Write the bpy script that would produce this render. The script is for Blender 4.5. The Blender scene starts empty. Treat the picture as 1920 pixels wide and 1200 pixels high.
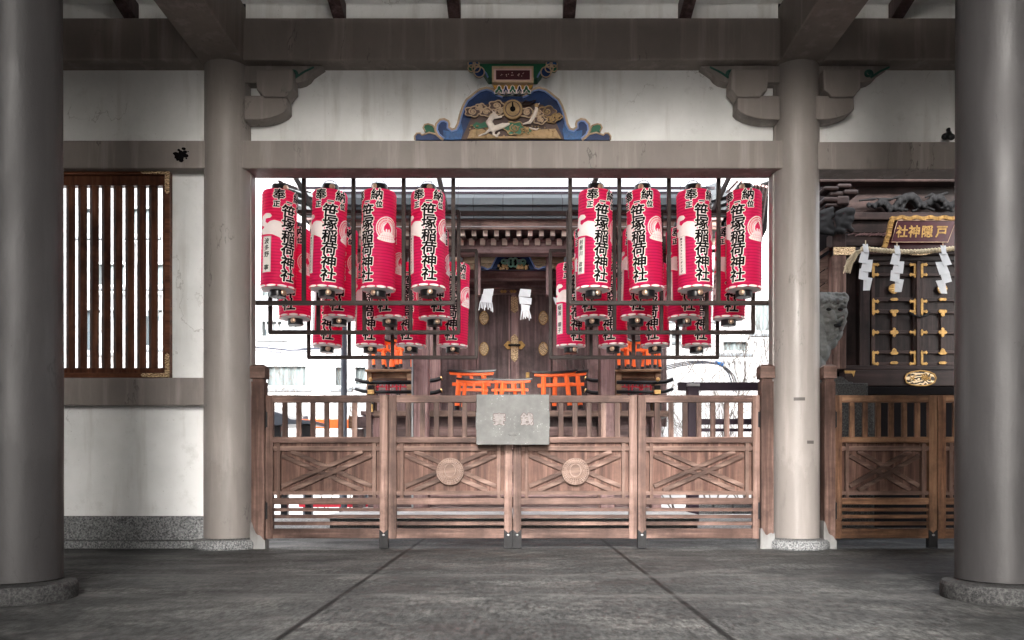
import bpy, bmesh, math, random
from mathutils import Vector, Matrix, noise as mnoise
random.seed(7)
SC = bpy.context.scene
COL = SC.collection
R = math.radians
PI = math.pi
# ---------------------------------------------------------------- camera, sky, sun, exposure
F, CX, HY, EYE = 1500.0, 971.0, 890.0, 0.69       # focal length in px of a 1920 px wide picture, vanishing point, eye height
cam_d = bpy.data.cameras.new('camera')
cam = bpy.data.objects.new('camera', cam_d); COL.objects.link(cam)
cam.location = (0, 0, EYE); cam.rotation_euler = (R(90), 0, 0)
cam_d.sensor_width = 36; cam_d.lens = F/1920*36
cam_d.shift_x = -(CX-960)/1920; cam_d.shift_y = (HY-600)/1920
cam_d.clip_start = 0.05; cam_d.clip_end = 500
SC.camera = cam
world = bpy.data.worlds.new('World'); SC.world = world; world.use_nodes = True
wn = world.node_tree; bg = wn.nodes['Background']
sky = wn.nodes.new('ShaderNodeTexSky'); sky.sky_type = 'NISHITA'; sky.sun_disc = False
SUN_EL, SUN_AZ = R(25), R(184)       # azimuth clockwise from +Y: low and soft, behind the camera through the added rear opening
sky.sun_elevation = SUN_EL; sky.sun_rotation = SUN_AZ
sky.air_density = 1.0; sky.dust_density = 6.0; sky.ozone_density = 0.6
hsv = wn.nodes.new('ShaderNodeHueSaturation'); hsv.inputs['Saturation'].default_value = 0.25
wn.links.new(sky.outputs[0], hsv.inputs['Color']); wn.links.new(hsv.outputs[0], bg.inputs[0])
bg.inputs[1].default_value = 0.15
sd = bpy.data.lights.new('sun', 'SUN'); sd.energy = 0.55; sd.angle = R(11); sd.color = (1, .985, .965)
sun = bpy.data.objects.new('sun', sd); COL.objects.link(sun)
sdir = Vector((math.sin(SUN_AZ)*math.cos(SUN_EL), math.cos(SUN_AZ)*math.cos(SUN_EL), math.sin(SUN_EL)))
sun.rotation_euler = sdir.to_track_quat('Z', 'Y').to_euler(); sun.location = (0, -5, 12)
SC.view_settings.view_transform = 'Standard'; SC.view_settings.look = 'None'
SC.view_settings.exposure = 3.15; SC.view_settings.gamma = 1
SC.cycles.max_bounces = 8; SC.cycles.diffuse_bounces = 5; SC.cycles.use_denoising = True

# ---------------------------------------------------------------- helpers
def X(px, Y): return (px-CX)/F*Y
def Z(py, Y): return EYE-(py-HY)/F*Y
def P(px, py, Y): return Vector((X(px, Y), Y, Z(py, Y)))
def wloc(o):
    v = Vector((0, 0, 0))
    while o is not None: v += o.location; o = o.parent
    return v
class MB:
    def __init__(s): s.v = []; s.f = []; s.m = []; s.mi = 0
    def add(s, vs, fs):
        b = len(s.v); s.v += [Vector(v) for v in vs]
        for f in fs: s.f.append([b+i for i in f]); s.m.append(s.mi)
        return s
    def box(s, x0, x1, y0, y1, z0, z1, M=None):
        x0, x1 = min(x0, x1), max(x0, x1); z0, z1 = min(z0, z1), max(z0, z1)
        vs = [Vector(p) for p in ((x0,y0,z0),(x1,y0,z0),(x1,y1,z0),(x0,y1,z0),(x0,y0,z1),(x1,y0,z1),(x1,y1,z1),(x0,y1,z1))]
        if M is not None: vs = [M @ v for v in vs]
        return s.add(vs, [(0,3,2,1),(4,5,6,7),(0,1,5,4),(1,2,6,5),(2,3,7,6),(3,0,4,7)])
    def pb(s, px0, py0, px1, py1, Y, d):                 # box whose front face fills this rectangle seen at depth Y
        return s.box(X(px0, Y), X(px1, Y), Y, Y+d, Z(py1, Y), Z(py0, Y))
    def prism(s, pts, y0, y1, M=None):                   # outline in x,z run from y0 to y1
        n = len(pts)
        a = sum(pts[i][0]*pts[(i+1) % n][1]-pts[(i+1) % n][0]*pts[i][1] for i in range(n))
        if a < 0: pts = pts[::-1]
        vs = [Vector((p[0], y0, p[1])) for p in pts]+[Vector((p[0], y1, p[1])) for p in pts]
        if M is not None: vs = [M @ v for v in vs]
        fs = [tuple(range(n)), tuple(range(2*n-1, n-1, -1))]
        fs += [(i, i+n, (i+1) % n+n, (i+1) % n) for i in range(n)]
        return s.add(vs, fs)
    def pp(s, pts, Y, d): return s.prism([(X(a, Y), Z(b, Y)) for a, b in pts], Y, Y+d)
    def lathe(s, prof, c=(0,0,0), n=24, cap=True, M=None, sx=1, sy=1):
        vs = []; fs = []
        for r, z in prof:
            for k in range(n):
                t = 2*PI*k/n; v = Vector((r*math.sin(t)*sx, -r*math.cos(t)*sy, z))
                if M is not None: v = M @ v
                vs.append(v+Vector(c))
        m = len(prof)
        for j in range(m-1):
            for k in range(n):
                k2 = (k+1) % n; fs.append((j*n+k, j*n+k2, (j+1)*n+k2, (j+1)*n+k))
        if cap: fs += [tuple(range(n-1, -1, -1)), tuple(range((m-1)*n, m*n))]
        return s.add(vs, fs)
    def disc(s, x, z, y, r, d, n=20, sz=1):              # a disc facing the camera side
        return s.prism([(x+r*math.cos(2*PI*k/n), z+r*sz*math.sin(2*PI*k/n)) for k in range(n)], y-d, y)
    def ball(s, c, r, n=12, m=8):
        r = r if hasattr(r, '__len__') else (r, r, r)
        prof = [(max(1e-4, math.sin(PI*j/m)), -math.cos(PI*j/m)) for j in range(m+1)]
        return s.lathe(prof, c, n, True, Matrix.Diagonal((r[0], r[1], r[2])))
    def tube(s, pts, r, n=6, closed=False):
        pts = [Vector(p) for p in pts]; m = len(pts); vs = []; fs = []; up = None
        for i, p in enumerate(pts):
            t = (pts[(i+1) % m]-pts[i-1]) if closed else (pts[min(i+1, m-1)]-pts[max(i-1, 0)])
            if t.length < 1e-9: t = Vector((0,0,1))
            t.normalize()
            if up is None: up = Vector((0,1,0)) if abs(t.y) < .9 else Vector((1,0,0))
            a = t.cross(up).normalized(); b = a.cross(t).normalized(); up = b
            rr = r(i/(m-1)) if callable(r) else r
            for k in range(n): vs.append(p+a*rr*math.cos(2*PI*k/n)+b*rr*math.sin(2*PI*k/n))
        for i in range(m if closed else m-1):
            for k in range(n):
                j = (i+1) % m; fs.append((i*n+k, i*n+(k+1) % n, j*n+(k+1) % n, j*n+k))
        if not closed: fs += [tuple(range(n-1, -1, -1)), tuple(range((m-1)*n, m*n))]
        return s.add(vs, fs)
    def build(s, name, mat, parent=None, org=None, bevel=0, smooth=False, remesh=0, seg=2):
        w = wloc(parent) if parent else Vector(org or (0,0,0))
        me = bpy.data.meshes.new(name)
        me.from_pydata([v-w for v in s.v], [], s.f); 
        mats = mat if isinstance(mat, (list, tuple)) else [mat]
        for q in mats: me.materials.append(q)
        if any(s.m): me.polygons.foreach_set('material_index', s.m)
        bm = bmesh.new(); bm.from_mesh(me); bmesh.ops.recalc_face_normals(bm, faces=bm.faces); bm.to_mesh(me); bm.free()
        o = bpy.data.objects.new(name, me); COL.objects.link(o)
        if parent: o.parent = parent
        else: o.location = w
        if smooth: me.polygons.foreach_set('use_smooth', [True]*len(me.polygons))
        if remesh:
            md = o.modifiers.new('r', 'REMESH'); md.mode = 'VOXEL'; md.voxel_size = remesh; md.use_smooth_shade = True
            md = o.modifiers.new('s', 'SMOOTH'); md.factor = .6; md.iterations = 3
        if bevel:
            md = o.modifiers.new('b', 'BEVEL'); md.width = bevel; md.segments = seg; md.limit_method = 'ANGLE'; md.angle_limit = R(40)
            if smooth is False and seg > 1: pass
        return o
def sharp(o, ang=35):
    o.data.polygons.foreach_set('use_smooth', [True]*len(o.data.polygons))
    bm = bmesh.new(); bm.from_mesh(o.data)
    for e in bm.edges:
        if len(e.link_faces) != 2 or e.calc_face_angle(0) > R(ang): e.smooth = False
    bm.to_mesh(o.data); bm.free(); return o
def tag(o, label=None, cat=None, group=None, kind=None):
    if label: o['label'] = label
    if cat: o['category'] = cat
    if group: o['group'] = group
    if kind: o['kind'] = kind
    return o
def empty(name, loc, label=None, cat=None, group=None):
    o = bpy.data.objects.new(name, None); COL.objects.link(o); o.location = loc; o.empty_display_size = .1
    return tag(o, label, cat, group)
def copy_tree(o, parent=None):
    c = o.copy(); COL.objects.link(c)
    if parent is not None: c.parent = parent
    for ch in [k for k in KIDS.get(o.name, [])]: copy_tree(ch, c)
    return c
KIDS = {}
def index_kids():
    KIDS.clear()
    for o in bpy.data.objects:
        if o.parent: KIDS.setdefault(o.parent.name, []).append(o)
def glyphs(text, size, bold=0.0, sx=1.0, nb=8, y=0.0, step=0.00012, shear=0.0):
    """one centred character (or line) as flat x,z polygons; bold copies spread in a ring thicken the strokes"""
    cu = bpy.data.curves.new('t', 'FONT'); cu.body = text; cu.resolution_u = 2; cu.align_x = 'CENTER'; cu.size = size; cu.shear = shear
    o = bpy.data.objects.new('t', cu); COL.objects.link(o)
    dg = bpy.context.evaluated_depsgraph_get(); me = bpy.data.meshes.new_from_object(o.evaluated_get(dg))
    vs = [v.co.copy() for v in me.vertices]; fs = [tuple(p.vertices) for p in me.polygons]
    bpy.data.objects.remove(o); bpy.data.curves.remove(cu); bpy.data.meshes.remove(me)
    m = MB()
    if not vs: return m
    cx = (min(v.x for v in vs)+max(v.x for v in vs))/2; cz = size*.38
    offs = [(0, 0)]+[(bold*math.cos(2*PI*k/nb+.2), bold*math.sin(2*PI*k/nb+.2)) for k in range(nb)] if bold else [(0, 0)]
    for i, (a, b) in enumerate(offs):
        m.add([((v.x-cx)*sx+a, y-i*step, v.y-cz+b) for v in vs], fs)
    return m
def moved(m, dx=0, dy=0, dz=0, M=None):
    for i, v in enumerate(m.v):
        if M is not None: v = M @ v
        m.v[i] = v+Vector((dx, dy, dz))
    return m
def merge(a, b): a.add(b.v, b.f); return a

# ---------------------------------------------------------------- materials
MATS = {}
class NT:
    def __init__(s, name):
        s.m = bpy.data.materials.new(name); s.m.use_nodes = True; s.t = s.m.node_tree; s.b = s.t.nodes['Principled BSDF']
        s.tc = s.t.nodes.new('ShaderNodeTexCoord').outputs['Object']
    def n(s, t, **kw):
        nd = s.t.nodes.new(t)
        for k, v in kw.items():
            if hasattr(nd, k): setattr(nd, k, v)
            else: nd.inputs[k].default_value = v
        return nd
    def l(s, a, b): s.t.links.new(a, b)
    def mapd(s, sc=(1,1,1), rot=(0,0,0), world=False):
        mp = s.n('ShaderNodeMapping'); mp.inputs['Scale'].default_value = sc; mp.inputs['Rotation'].default_value = rot
        if world: s.l(s.n('ShaderNodeNewGeometry').outputs['Position'], mp.inputs[0])
        else: s.l(s.tc, mp.inputs[0])
        return mp.outputs[0]
    def noise(s, scale, detail=4, sc=(1,1,1), rough=.55, dist=0, rot=(0,0,0), world=False):
        nd = s.n('ShaderNodeTexNoise'); nd.inputs['Scale'].default_value = scale; nd.inputs['Detail'].default_value = detail
        nd.inputs['Roughness'].default_value = rough; nd.inputs['Distortion'].default_value = dist
        s.l(s.mapd(sc, rot, world), nd.inputs['Vector']); return nd.outputs['Fac']
    def ramp(s, f, stops):
        r = s.n('ShaderNodeValToRGB'); e = r.color_ramp.elements
        while len(e) < len(stops): e.new(.5)
        for i, (p, c) in enumerate(stops):
            e[i].position = p; e[i].color = (c if hasattr(c, '__len__') else (c, c, c))[:3]+(1,) if hasattr(c, '__len__') else (c, c, c, 1)
        s.l(f, r.inputs[0]); return r.outputs[0]
    def mix(s, f, a, b, mode='MIX'):
        m = s.n('ShaderNodeMix', data_type='RGBA', blend_type=mode)
        for sk, v in ((m.inputs[0], f), (m.inputs[6], a), (m.inputs[7], b)):
            if hasattr(v, 'default_value'): s.l(v, sk)
            elif hasattr(v, '__len__'): sk.default_value = tuple(v)[:3]+(1,)
            else: sk.default_value = v
        return m.outputs[2]
    def bump(s, h, st=.3, d=.01):
        b = s.n('ShaderNodeBump'); b.inputs['Strength'].default_value = st; b.inputs['Distance'].default_value = d
        s.l(h, b.inputs['Height']); s.l(b.outputs[0], s.b.inputs['Normal'])
    def done(s, col=None, rough=None, metal=None, spec=None):
        if col is not None:
            if hasattr(col, 'default_value'): s.l(col, s.b.inputs['Base Color'])
            else: s.b.inputs['Base Color'].default_value = tuple(col)+(1,)
        if rough is not None:
            if hasattr(rough, 'default_value'): s.l(rough, s.b.inputs['Roughness'])
            else: s.b.inputs['Roughness'].default_value = rough
        if metal is not None: s.b.inputs['Metallic'].default_value = metal
        if spec is not None: s.b.inputs['Specular IOR Level'].default_value = spec
        MATS[s.m.name] = s.m; return s.m
def paint(name, col, rough=.5, var=.25, scale=6, metal=0, bump=.1, spec=.3, sc=(1,1,1)):
    t = NT(name); f = t.noise(scale, 6, sc, .65)
    c = t.ramp(f, [(.3, tuple(x*(1-var) for x in col)), (.7, tuple(min(1, x*(1+var*.6)) for x in col))])
    if bump: t.bump(t.noise(scale*9, 4, sc), bump, .004)
    return t.done(c, rough, metal, spec)
def wood(name, dark, mid, light, axis='x', rough=.6, gs=26, bleach=.5, off=0):
    t = NT(name)
    st = {'x': (.06, 1, 1), 'y': (1, .06, 1), 'z': (1, 1, .06)}[axis]
    wob = t.noise(gs, 7, st, .6, .6)
    fine = t.noise(gs*5, 3, st, .6)
    patch = t.noise(1.9, 5, tuple(x*2 if x < 1 else 1 for x in st), .6)
    c = t.ramp(wob, [(.30, dark), (.5, mid), (.72, light)])
    c = t.mix(.42, c, t.ramp(fine, [(.3, .25), (.65, 1.0)]), 'MULTIPLY')
    c = t.mix(t.ramp(patch, [(.42, 0.0), (.68, bleach)]), c, light)
    dirt = t.noise(1.1, 6, (1,1,1), .7)
    c = t.mix(t.ramp(dirt, [(.36, .85), (.54, 0.0)]), c, tuple(x*.6 for x in dark))
    rnd = t.n('ShaderNodeObjectInfo').outputs['Random']
    mr = t.n('ShaderNodeMapRange'); mr.inputs['To Min'].default_value = .8; mr.inputs['To Max'].default_value = 1.12; t.l(rnd, mr.inputs[0])
    hs = t.n('ShaderNodeHueSaturation'); t.l(c, hs.inputs['Color']); t.l(mr.outputs[0], hs.inputs['Value'])
    t.bump(wob, .6, .004)
    return t.done(hs.outputs[0], rough, 0, .18)
def cracks(t, c, sc, st, dark, w=.0035, amt=.75):
    n1 = t.noise(sc, 7, st, .6, .2); m1 = t.n('ShaderNodeMath', operation='SUBTRACT'); t.l(n1, m1.inputs[0]); m1.inputs[1].default_value = .5
    m2 = t.n('ShaderNodeMath', operation='ABSOLUTE'); t.l(m1.outputs[0], m2.inputs[0])
    k = t.mix(1.0, t.ramp(m2.outputs[0], [(0.0, amt), (w, 0.0)]), t.ramp(t.noise(sc*1.1+.3, 3), [(.52, 0.0), (.6, 1.0)]), 'MULTIPLY')
    return t.mix(k, c, dark)
# taupe painted concrete of columns and beams, with runs and scuffs
def taupe(name, col, streak=.4, rough=.42, spec=.5):
    t = NT(name)
    a = t.noise(1.3, 7, (1,1,.5), .65); c = t.ramp(a, [(.3, tuple(x*.78 for x in col)), (.7, tuple(x*1.12 for x in col))])
    s_ = t.noise(9, 5, (1,1,.07), .6); c = t.mix(t.ramp(s_, [(.52, 0.0), (.72, streak)]), c, tuple(min(1, x*1.75) for x in col))
    k = t.noise(5, 4, (1,1,.3), .7); c = t.mix(t.ramp(k, [(.64, 0.0), (.78, .5)]), c, tuple(x*.5 for x in col))
    sp = t.noise(70, 2); c = t.mix(t.ramp(sp, [(.72, 0.0), (.76, .5)]), c, tuple(x*.35 for x in col))
    c = cracks(t, c, 1.1, (1,1,.3), tuple(x*.3 for x in col))
    gx_ = t.n('ShaderNodeSeparateXYZ'); t.l(t.n('ShaderNodeNewGeometry').outputs['Position'], gx_.inputs[0])
    mz_ = t.n('ShaderNodeMath', operation='MULTIPLY_ADD'); t.l(t.noise(5, 6, (1,1,.35), .7), mz_.inputs[0]); mz_.inputs[1].default_value = -1.5; t.l(gx_.outputs[2], mz_.inputs[2])
    c = t.mix(t.ramp(mz_.outputs[0], [(0.0, .28), (.12, 0.0)]), c, tuple(x*.5 for x in col))
    t.bump(t.noise(22, 8, (1,1,.6), .68), .5, .005)
    r = t.ramp(t.noise(4, 5, (1,1,.4)), [(.3, rough-.1), (.7, rough+.18)])
    return t.done(c, r, 0, spec)
taupe('column_paint', (.27, .243, .229), .35, .4, .35)
taupe('beam_paint', (.235, .207, .193), .6, .55, .3)
taupe('dark_beam_paint', (.235, .20, .182), .5, .65, .3)
taupe('shaded_column_paint', (.042, .040, .041), .45, .42, .3)  # vignette darkening put into the front pair's colour, otherwise like column_paint
def plaster():
    t = NT('plaster'); a = t.noise(.9, 8, (1,1,1), .62); c = t.ramp(a, [(.3, (.68,.69,.68)), (.62, (.88,.885,.88))])
    d = t.noise(4, 6, (1,1,1), .7); c = t.mix(t.ramp(d, [(.58, 0.0), (.75, .35)]), c, (.42,.41,.38))
    s_ = t.noise(5, 4, (1,1,.12), .6); c = t.mix(t.ramp(s_, [(.54, 0.0), (.72, .5)]), c, (.48,.46,.42))
    c = cracks(t, c, .8, (1,1,.6), (.33,.31,.29), .0022, .6)
    sp = t.noise(55, 3); c = t.mix(t.ramp(sp, [(.7, 0.0), (.74, .5)]), c, (.35,.33,.3))
    t.bump(t.noise(18, 8, (1,1,1), .65), .45, .006); return t.done(c, .8, 0, .2)
plaster()
def granite(name, a, b, c_, sc=70, rough=.7):
    t = NT(name); f = t.noise(sc, 3, (1,1,1), .8); c = t.ramp(f, [(.36, a), (.47, b), (.6, c_)])
    g = t.noise(1.6, 4); c = t.mix(.6, c, t.ramp(g, [(.3, .55), (.7, 1.1)]), 'MULTIPLY')
    t.bump(f, .5, .004); return t.done(c, rough, 0, .4)
granite('granite', (.035,.038,.04), (.14,.145,.15), (.33,.335,.34))
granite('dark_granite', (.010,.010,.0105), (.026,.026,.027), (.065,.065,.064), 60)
granite('dark_stone', (.035,.037,.037), (.085,.088,.086), (.16,.165,.16), 26)
granite('pale_paving', (.42,.42,.42), (.58,.58,.57), (.7,.7,.69), 30)
def floor_mat():
    t = NT('floor_concrete')
    a = t.noise(.9, 12, (1,.7,1), .74, .1)
    c = t.ramp(a, [(.30, (.018,.019,.0195)), (.5, (.042,.043,.043)), (.72, (.088,.089,.088))])
    st = t.noise(1.7, 10, (.8, .9, 1), .78, 0); c = t.mix(t.ramp(st, [(.50, 0.0), (.63, .65)]), c, (.13,.13,.125))
    sp = t.noise(34, 5, (1,.3,1), .85); c = t.mix(.75, c, t.ramp(sp, [(.40, .15), (.60, 1.75)]), 'MULTIPLY')
    sp2 = t.noise(8, 8, (1,.6,1), .8); c = t.mix(t.ramp(sp2, [(.56, 0.0), (.68, .5)]), c, (.20,.195,.185))
    d = t.noise(.9, 6, (.5, 1.6, 1), .65); c = t.mix(t.ramp(d, [(.56, 0.0), (.72, .4)]), c, (.022,.022,.024))
    # sawn joints: narrow dark grooves at the bay lines
    sx = t.n('ShaderNodeSeparateXYZ'); t.l(t.n('ShaderNodeNewGeometry').outputs['Position'], sx.inputs[0])
    wob = t.noise(9, 4)
    def line(axis, pos, w):
        m1 = t.n('ShaderNodeMath', operation='ADD'); t.l(sx.outputs[axis], m1.inputs[0]); m1.inputs[1].default_value = -pos
        m3 = t.n('ShaderNodeMath', operation='MULTIPLY_ADD'); t.l(wob, m3.inputs[0]); m3.inputs[1].default_value = .012; t.l(m1.outputs[0], m3.inputs[2])
        m2 = t.n('ShaderNodeMath', operation='ABSOLUTE'); t.l(m3.outputs[0], m2.inputs[0])
        r = t.n('ShaderNodeMapRange'); t.l(m2.outputs[0], r.inputs[0]); r.inputs[1].default_value = w*.6; r.inputs[2].default_value = w*1.5
        r.inputs[3].default_value = 1; r.inputs[4].default_value = 0; return r.outputs[0]
    for ax, pos, w in ((0,-2.865,.006),(0,-1.0,.016),(0,.9,.016),(0,2.68,.007),(0,-4.75,.007),(0,4.6,.007),(1,5.55,.004),(1,4.63,.006),(1,7.5,.008)):
        g = line(ax, pos, w); c = t.mix(g, c, (.003,.003,.003))
    for pos in (5.56, 4.64):
        m1 = t.n('ShaderNodeMath', operation='SUBTRACT'); m1.inputs[0].default_value = pos; t.l(sx.outputs[1], m1.inputs[1])
        r1 = t.ramp(m1.outputs[0], [(0.0, 0.0), (.004, .75), (.3, 0.0)])
        k = t.mix(1.0, r1, t.ramp(t.noise(2.6, 8, (.7,2,1), .75), [(.42, 0.0), (.6, 1.0)]), 'MULTIPLY'); c = t.mix(k, c, (.12,.12,.117))
    t.bump(sp, .55, .006)
    return t.done(c, t.ramp(t.noise(1.2, 5, (1,2,1)), [(.3, .45), (.7, .85)]), 0, .3)
floor_mat()
def gravel():
    t = NT('gravel'); v = t.n('ShaderNodeTexVoronoi'); v.inputs['Scale'].default_value = 38; t.l(t.mapd(), v.inputs['Vector'])
    c = t.ramp(v.outputs['Color'], [(.2, (.10,.098,.095)), (.8, (.34,.33,.32))]); t.bump(v.outputs['Distance'], .8, .01); return t.done(c, .9, 0, .2)
gravel()
WD, WM, WL = (.032,.015,.011), (.092,.049,.038), (.33,.215,.178)
for ax in 'xyz': wood('gate_wood_'+ax, WD, WM, WL, ax, .55, 16, .5)
for ax in 'xz': wood('golden_gate_wood_'+ax, (.05,.024,.014), (.19,.095,.055), (.34,.20,.12), ax, .5, 26, .45)
for ax in 'xyz': wood('shrine_wood_'+ax, (.09,.046,.046), (.235,.14,.135), (.42,.29,.275), ax, .5, 14, .35)
for ax in 'xz': wood('dark_wood_'+ax, (.045,.028,.029), (.125,.08,.08), (.25,.17,.165), ax, .45, 14, .3)
wood('lattice_wood_z', (.055,.019,.011), (.16,.058,.032), (.28,.12,.07), 'z', .42, 22, .25)
wood('lattice_wood_x', (.055,.019,.011), (.17,.062,.034), (.30,.13,.075), 'x', .42, 22, .25)
wood('rafter_end_wood', (.55,.42,.34), (.72,.59,.5), (.82,.72,.64), 'x', .6, 12, .5)
wood('altar_wood_x', (.12,.06,.035), (.26,.15,.09), (.40,.26,.17), 'x', .5, 14, .3)
wood('rack_wood', (.012,.006,.0055), (.026,.015,.013), (.06,.04,.035), 'x', .5, 10, .4)
paint('brass', (.72,.48,.2), .3, .25, 14, 1, .5)
def engraved(name, col, dark, sc=60):
    t = NT(name); v = t.n('ShaderNodeTexVoronoi', feature='SMOOTH_F1'); v.inputs['Scale'].default_value = sc
    w = t.n('ShaderNodeTexWave', wave_type='RINGS'); w.inputs['Scale'].default_value = sc*.16; w.inputs['Distortion'].default_value = 9; w.inputs['Detail'].default_value = 1; w.inputs['Detail Scale'].default_value = 2
    t.l(t.mapd(), w.inputs['Vector']); c = t.ramp(w.outputs['Fac'], [(.35, dark), (.6, col)]); t.bump(w.outputs['Fac'], .6, .004)
    t.done(c, .42, .3, .5); return t.m
engraved('engraved_brass', (.80,.60,.36), (.22,.13,.06), 110)
engraved('engraved_dark_brass', (.72,.55,.34), (.03,.022,.018), 46)
paint('black_iron', (.009,.009,.01), .6, .4, 20, 0, .3, .2)
paint('black_lacquer', (.012,.012,.014), .28, .3, 6, 0, 0)
paint('copper_disc', (.72,.50,.36), .35, .2, 12, .7, 0)
paint('steel', (.35,.35,.36), .35, .2, 8, .9, .1)
def zinc():
    t = NT('zinc_sheet'); a = t.noise(3, 7, (1,1,1), .65); c = t.ramp(a, [(.3, (.075,.075,.073)), (.7, (.155,.155,.152))])
    sp = t.noise(60, 3, (1,1,1), .8); pm = t.noise(6, 4)
    k = t.mix(1.0, t.ramp(sp, [(.62, 0.0), (.68, 1.0)]), t.ramp(pm, [(.48, 0.0), (.58, .8)]), 'MULTIPLY'); c = t.mix(k, c, (.6,.6,.59))
    t.bump(a, .3, .01); return t.done(c, .75, 0, .3)
zinc()
def paper_red():
    t = NT('red_paper'); c = t.ramp(t.noise(2.5, 4), [(.3, (.90,.022,.14)), (.7, (1.0,.04,.24))])
    wv = t.n('ShaderNodeTexWave', wave_type='BANDS', bands_direction='Z'); wv.inputs['Scale'].default_value = 10.5; wv.inputs['Distortion'].default_value = .5; wv.inputs['Detail Scale'].default_value = 1.2
    t.l(t.mapd(), wv.inputs['Vector']); c = t.mix(t.ramp(wv.outputs['Fac'], [(.0, .38), (.35, 0.0)]), c, (.40,.004,.05)); t.bump(wv.outputs['Fac'], .6, .006)
    cz = t.noise(5, 5, (1,1,.5)); c = t.mix(t.ramp(cz, [(.6, 0.0), (.75, .25)]), c, (.95,.25,.3))
    t.done(c, .55, 0, .3)
    tr = t.n('ShaderNodeBsdfTranslucent'); t.l(c, tr.inputs[0]); mx = t.n('ShaderNodeMixShader'); mx.inputs[0].default_value = .58
    out = t.t.nodes['Material Output']; t.l(t.b.outputs[0], mx.inputs[1]); t.l(tr.outputs[0], mx.inputs[2]); t.l(mx.outputs[0], out.inputs[0]); return t.m
paper_red()
paint('ink', (.004,.004,.005), .7, .2, 8, 0, 0, .1)
paint('white_print', (.90,.79,.78), .65, .08, 8, 0, 0)
paint('white_strip', (.85,.78,.76), .65, .06, 8, 0, 0)
paint('pink_print', (.75,.16,.2), .6, .1, 8, 0, 0)
paint('red_print', (.80,.006,.09), .6, .1, 8, 0, 0)
paint('white_paper', (.62,.63,.64), .7, .05, 8, 0, .1)
paint('vermilion', (.93,.15,.03), .42, .14, 12, 0, 0)
paint('faded_vermilion', (.80,.22,.12), .6, .25, 12, 0, 0)
paint('dark_red', (.42,.012,.03), .5, .2, 10, 0, 0)
paint('gold_leaf', (.44,.26,.085), .5, .5, 24, .4, .5)
paint('rope_straw', (.62,.52,.36), .85, .25, 60, 0, .5)
paint('blue_enamel', (.004,.024,.10), .32, .45, 9, 0, .2)
paint('pale_blue', (.20,.30,.60), .45, .2, 10, 0, .1)
paint('bright_blue', (.015,.09,.26), .35, .5, 24, 0, .2)
paint('green_enamel', (.008,.10,.05), .4, .25, 10, 0, .1)
paint('teal_paint', (.03,.10,.08), .6, .25, 10, 0, .1)
paint('tan_trim', (.50,.36,.24), .5, .25, 14, 0, .2)
paint('cloud_brown', (.075,.042,.035), .5, .3, 14, 0, .2)
paint('carved_tan', (.34,.22,.10), .45, .35, 20, 0, .3)
paint('fox_white', (.66,.58,.52), .6, .2, 20, 0, .2)
paint('maroon', (.055,.006,.012), .35, .3, 10, 0, .1)
paint('plaque_pink', (.62,.42,.40), .5, .12, 10, 0, .1)
paint('ochre', (.45,.24,.03), .5, .2, 10, 0, .1)
paint('purple_paint', (.20,.09,.22), .5, .2, 10, 0, .1)
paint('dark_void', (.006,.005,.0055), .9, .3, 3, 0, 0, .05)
paint('facade_white', (.29,.29,.295), .8, .05, 1, 0, 0)
paint('facade_pale', (.12,.125,.13), .8, .1, 1, 0, 0)
paint('facade_grey', (.09,.10,.11), .7, .08, 2, 0, 0)
paint('window_frame', (.24,.255,.26), .5, .05, 2, 0, 0)
paint('curtain', (.10,.12,.125), .9, .06, 3, 0, 0)
paint('bark', (.12,.10,.09), .9, .3, 30, 0, .3)
paint('cable', (.03,.035,.05), .5, .2, 10, 0, 0)
paint('blue_grey_pipe', (.075,.085,.105), .35, .15, 6, .3, 0)
paint('purple_black', (.028,.016,.026), .35, .3, 6, 0, 0)
def glassm():
    t = NT('window_glass'); return t.done((.05,.065,.075), .12, 0, .5)
glassm()
def coppers():
    t = NT('copper_roof'); b = t.n('ShaderNodeTexBrick'); b.inputs['Scale'].default_value = 1; b.inputs['Color1'].default_value = (.035,.041,.047,1); b.inputs['Color2'].default_value = (.065,.074,.08,1)
    b.inputs['Mortar'].default_value = (.02,.022,.025,1); b.inputs['Mortar Size'].default_value = .006; b.inputs['Brick Width'].default_value = .42; b.inputs['Row Height'].default_value = 3.0
    t.l(t.mapd((1,1,1), (R(90),0,0)), b.inputs['Vector'])
    c = t.mix(t.ramp(t.noise(7, 6, (1,1,1), .7), [(.5, 0.0), (.7, .6)]), b.outputs['Color'], (.075,.078,.078)); return t.done(c, .6, 0, .2)
coppers()
def poly():
    t = NT('corrugated_sheet'); t.done((.85,.86,.88), .4, 0, .5)
    tr = t.n('ShaderNodeBsdfTranslucent'); tr.inputs[0].default_value = (.9,.92,.95,1); mx = t.n('ShaderNodeMixShader'); mx.inputs[0].default_value = .75
    out = t.t.nodes['Material Output']; t.l(t.b.outputs[0], mx.inputs[1]); t.l(tr.outputs[0], mx.inputs[2]); t.l(mx.outputs[0], out.inputs[0])
poly()
M = MATS

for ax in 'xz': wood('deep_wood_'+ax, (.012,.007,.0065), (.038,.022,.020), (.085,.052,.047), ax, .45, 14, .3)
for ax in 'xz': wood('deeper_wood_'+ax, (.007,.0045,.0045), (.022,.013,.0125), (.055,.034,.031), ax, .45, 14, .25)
paint('statue_stone', (.145,.15,.145), .75, .45, 9, 0, .3, .2)
paint('tape_grey', (.085,.075,.07), .6, .2, 8, 0, 0)
paint('carved_dark', (.014,.014,.015), .7, .4, 9, 0, .2, .15)

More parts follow.
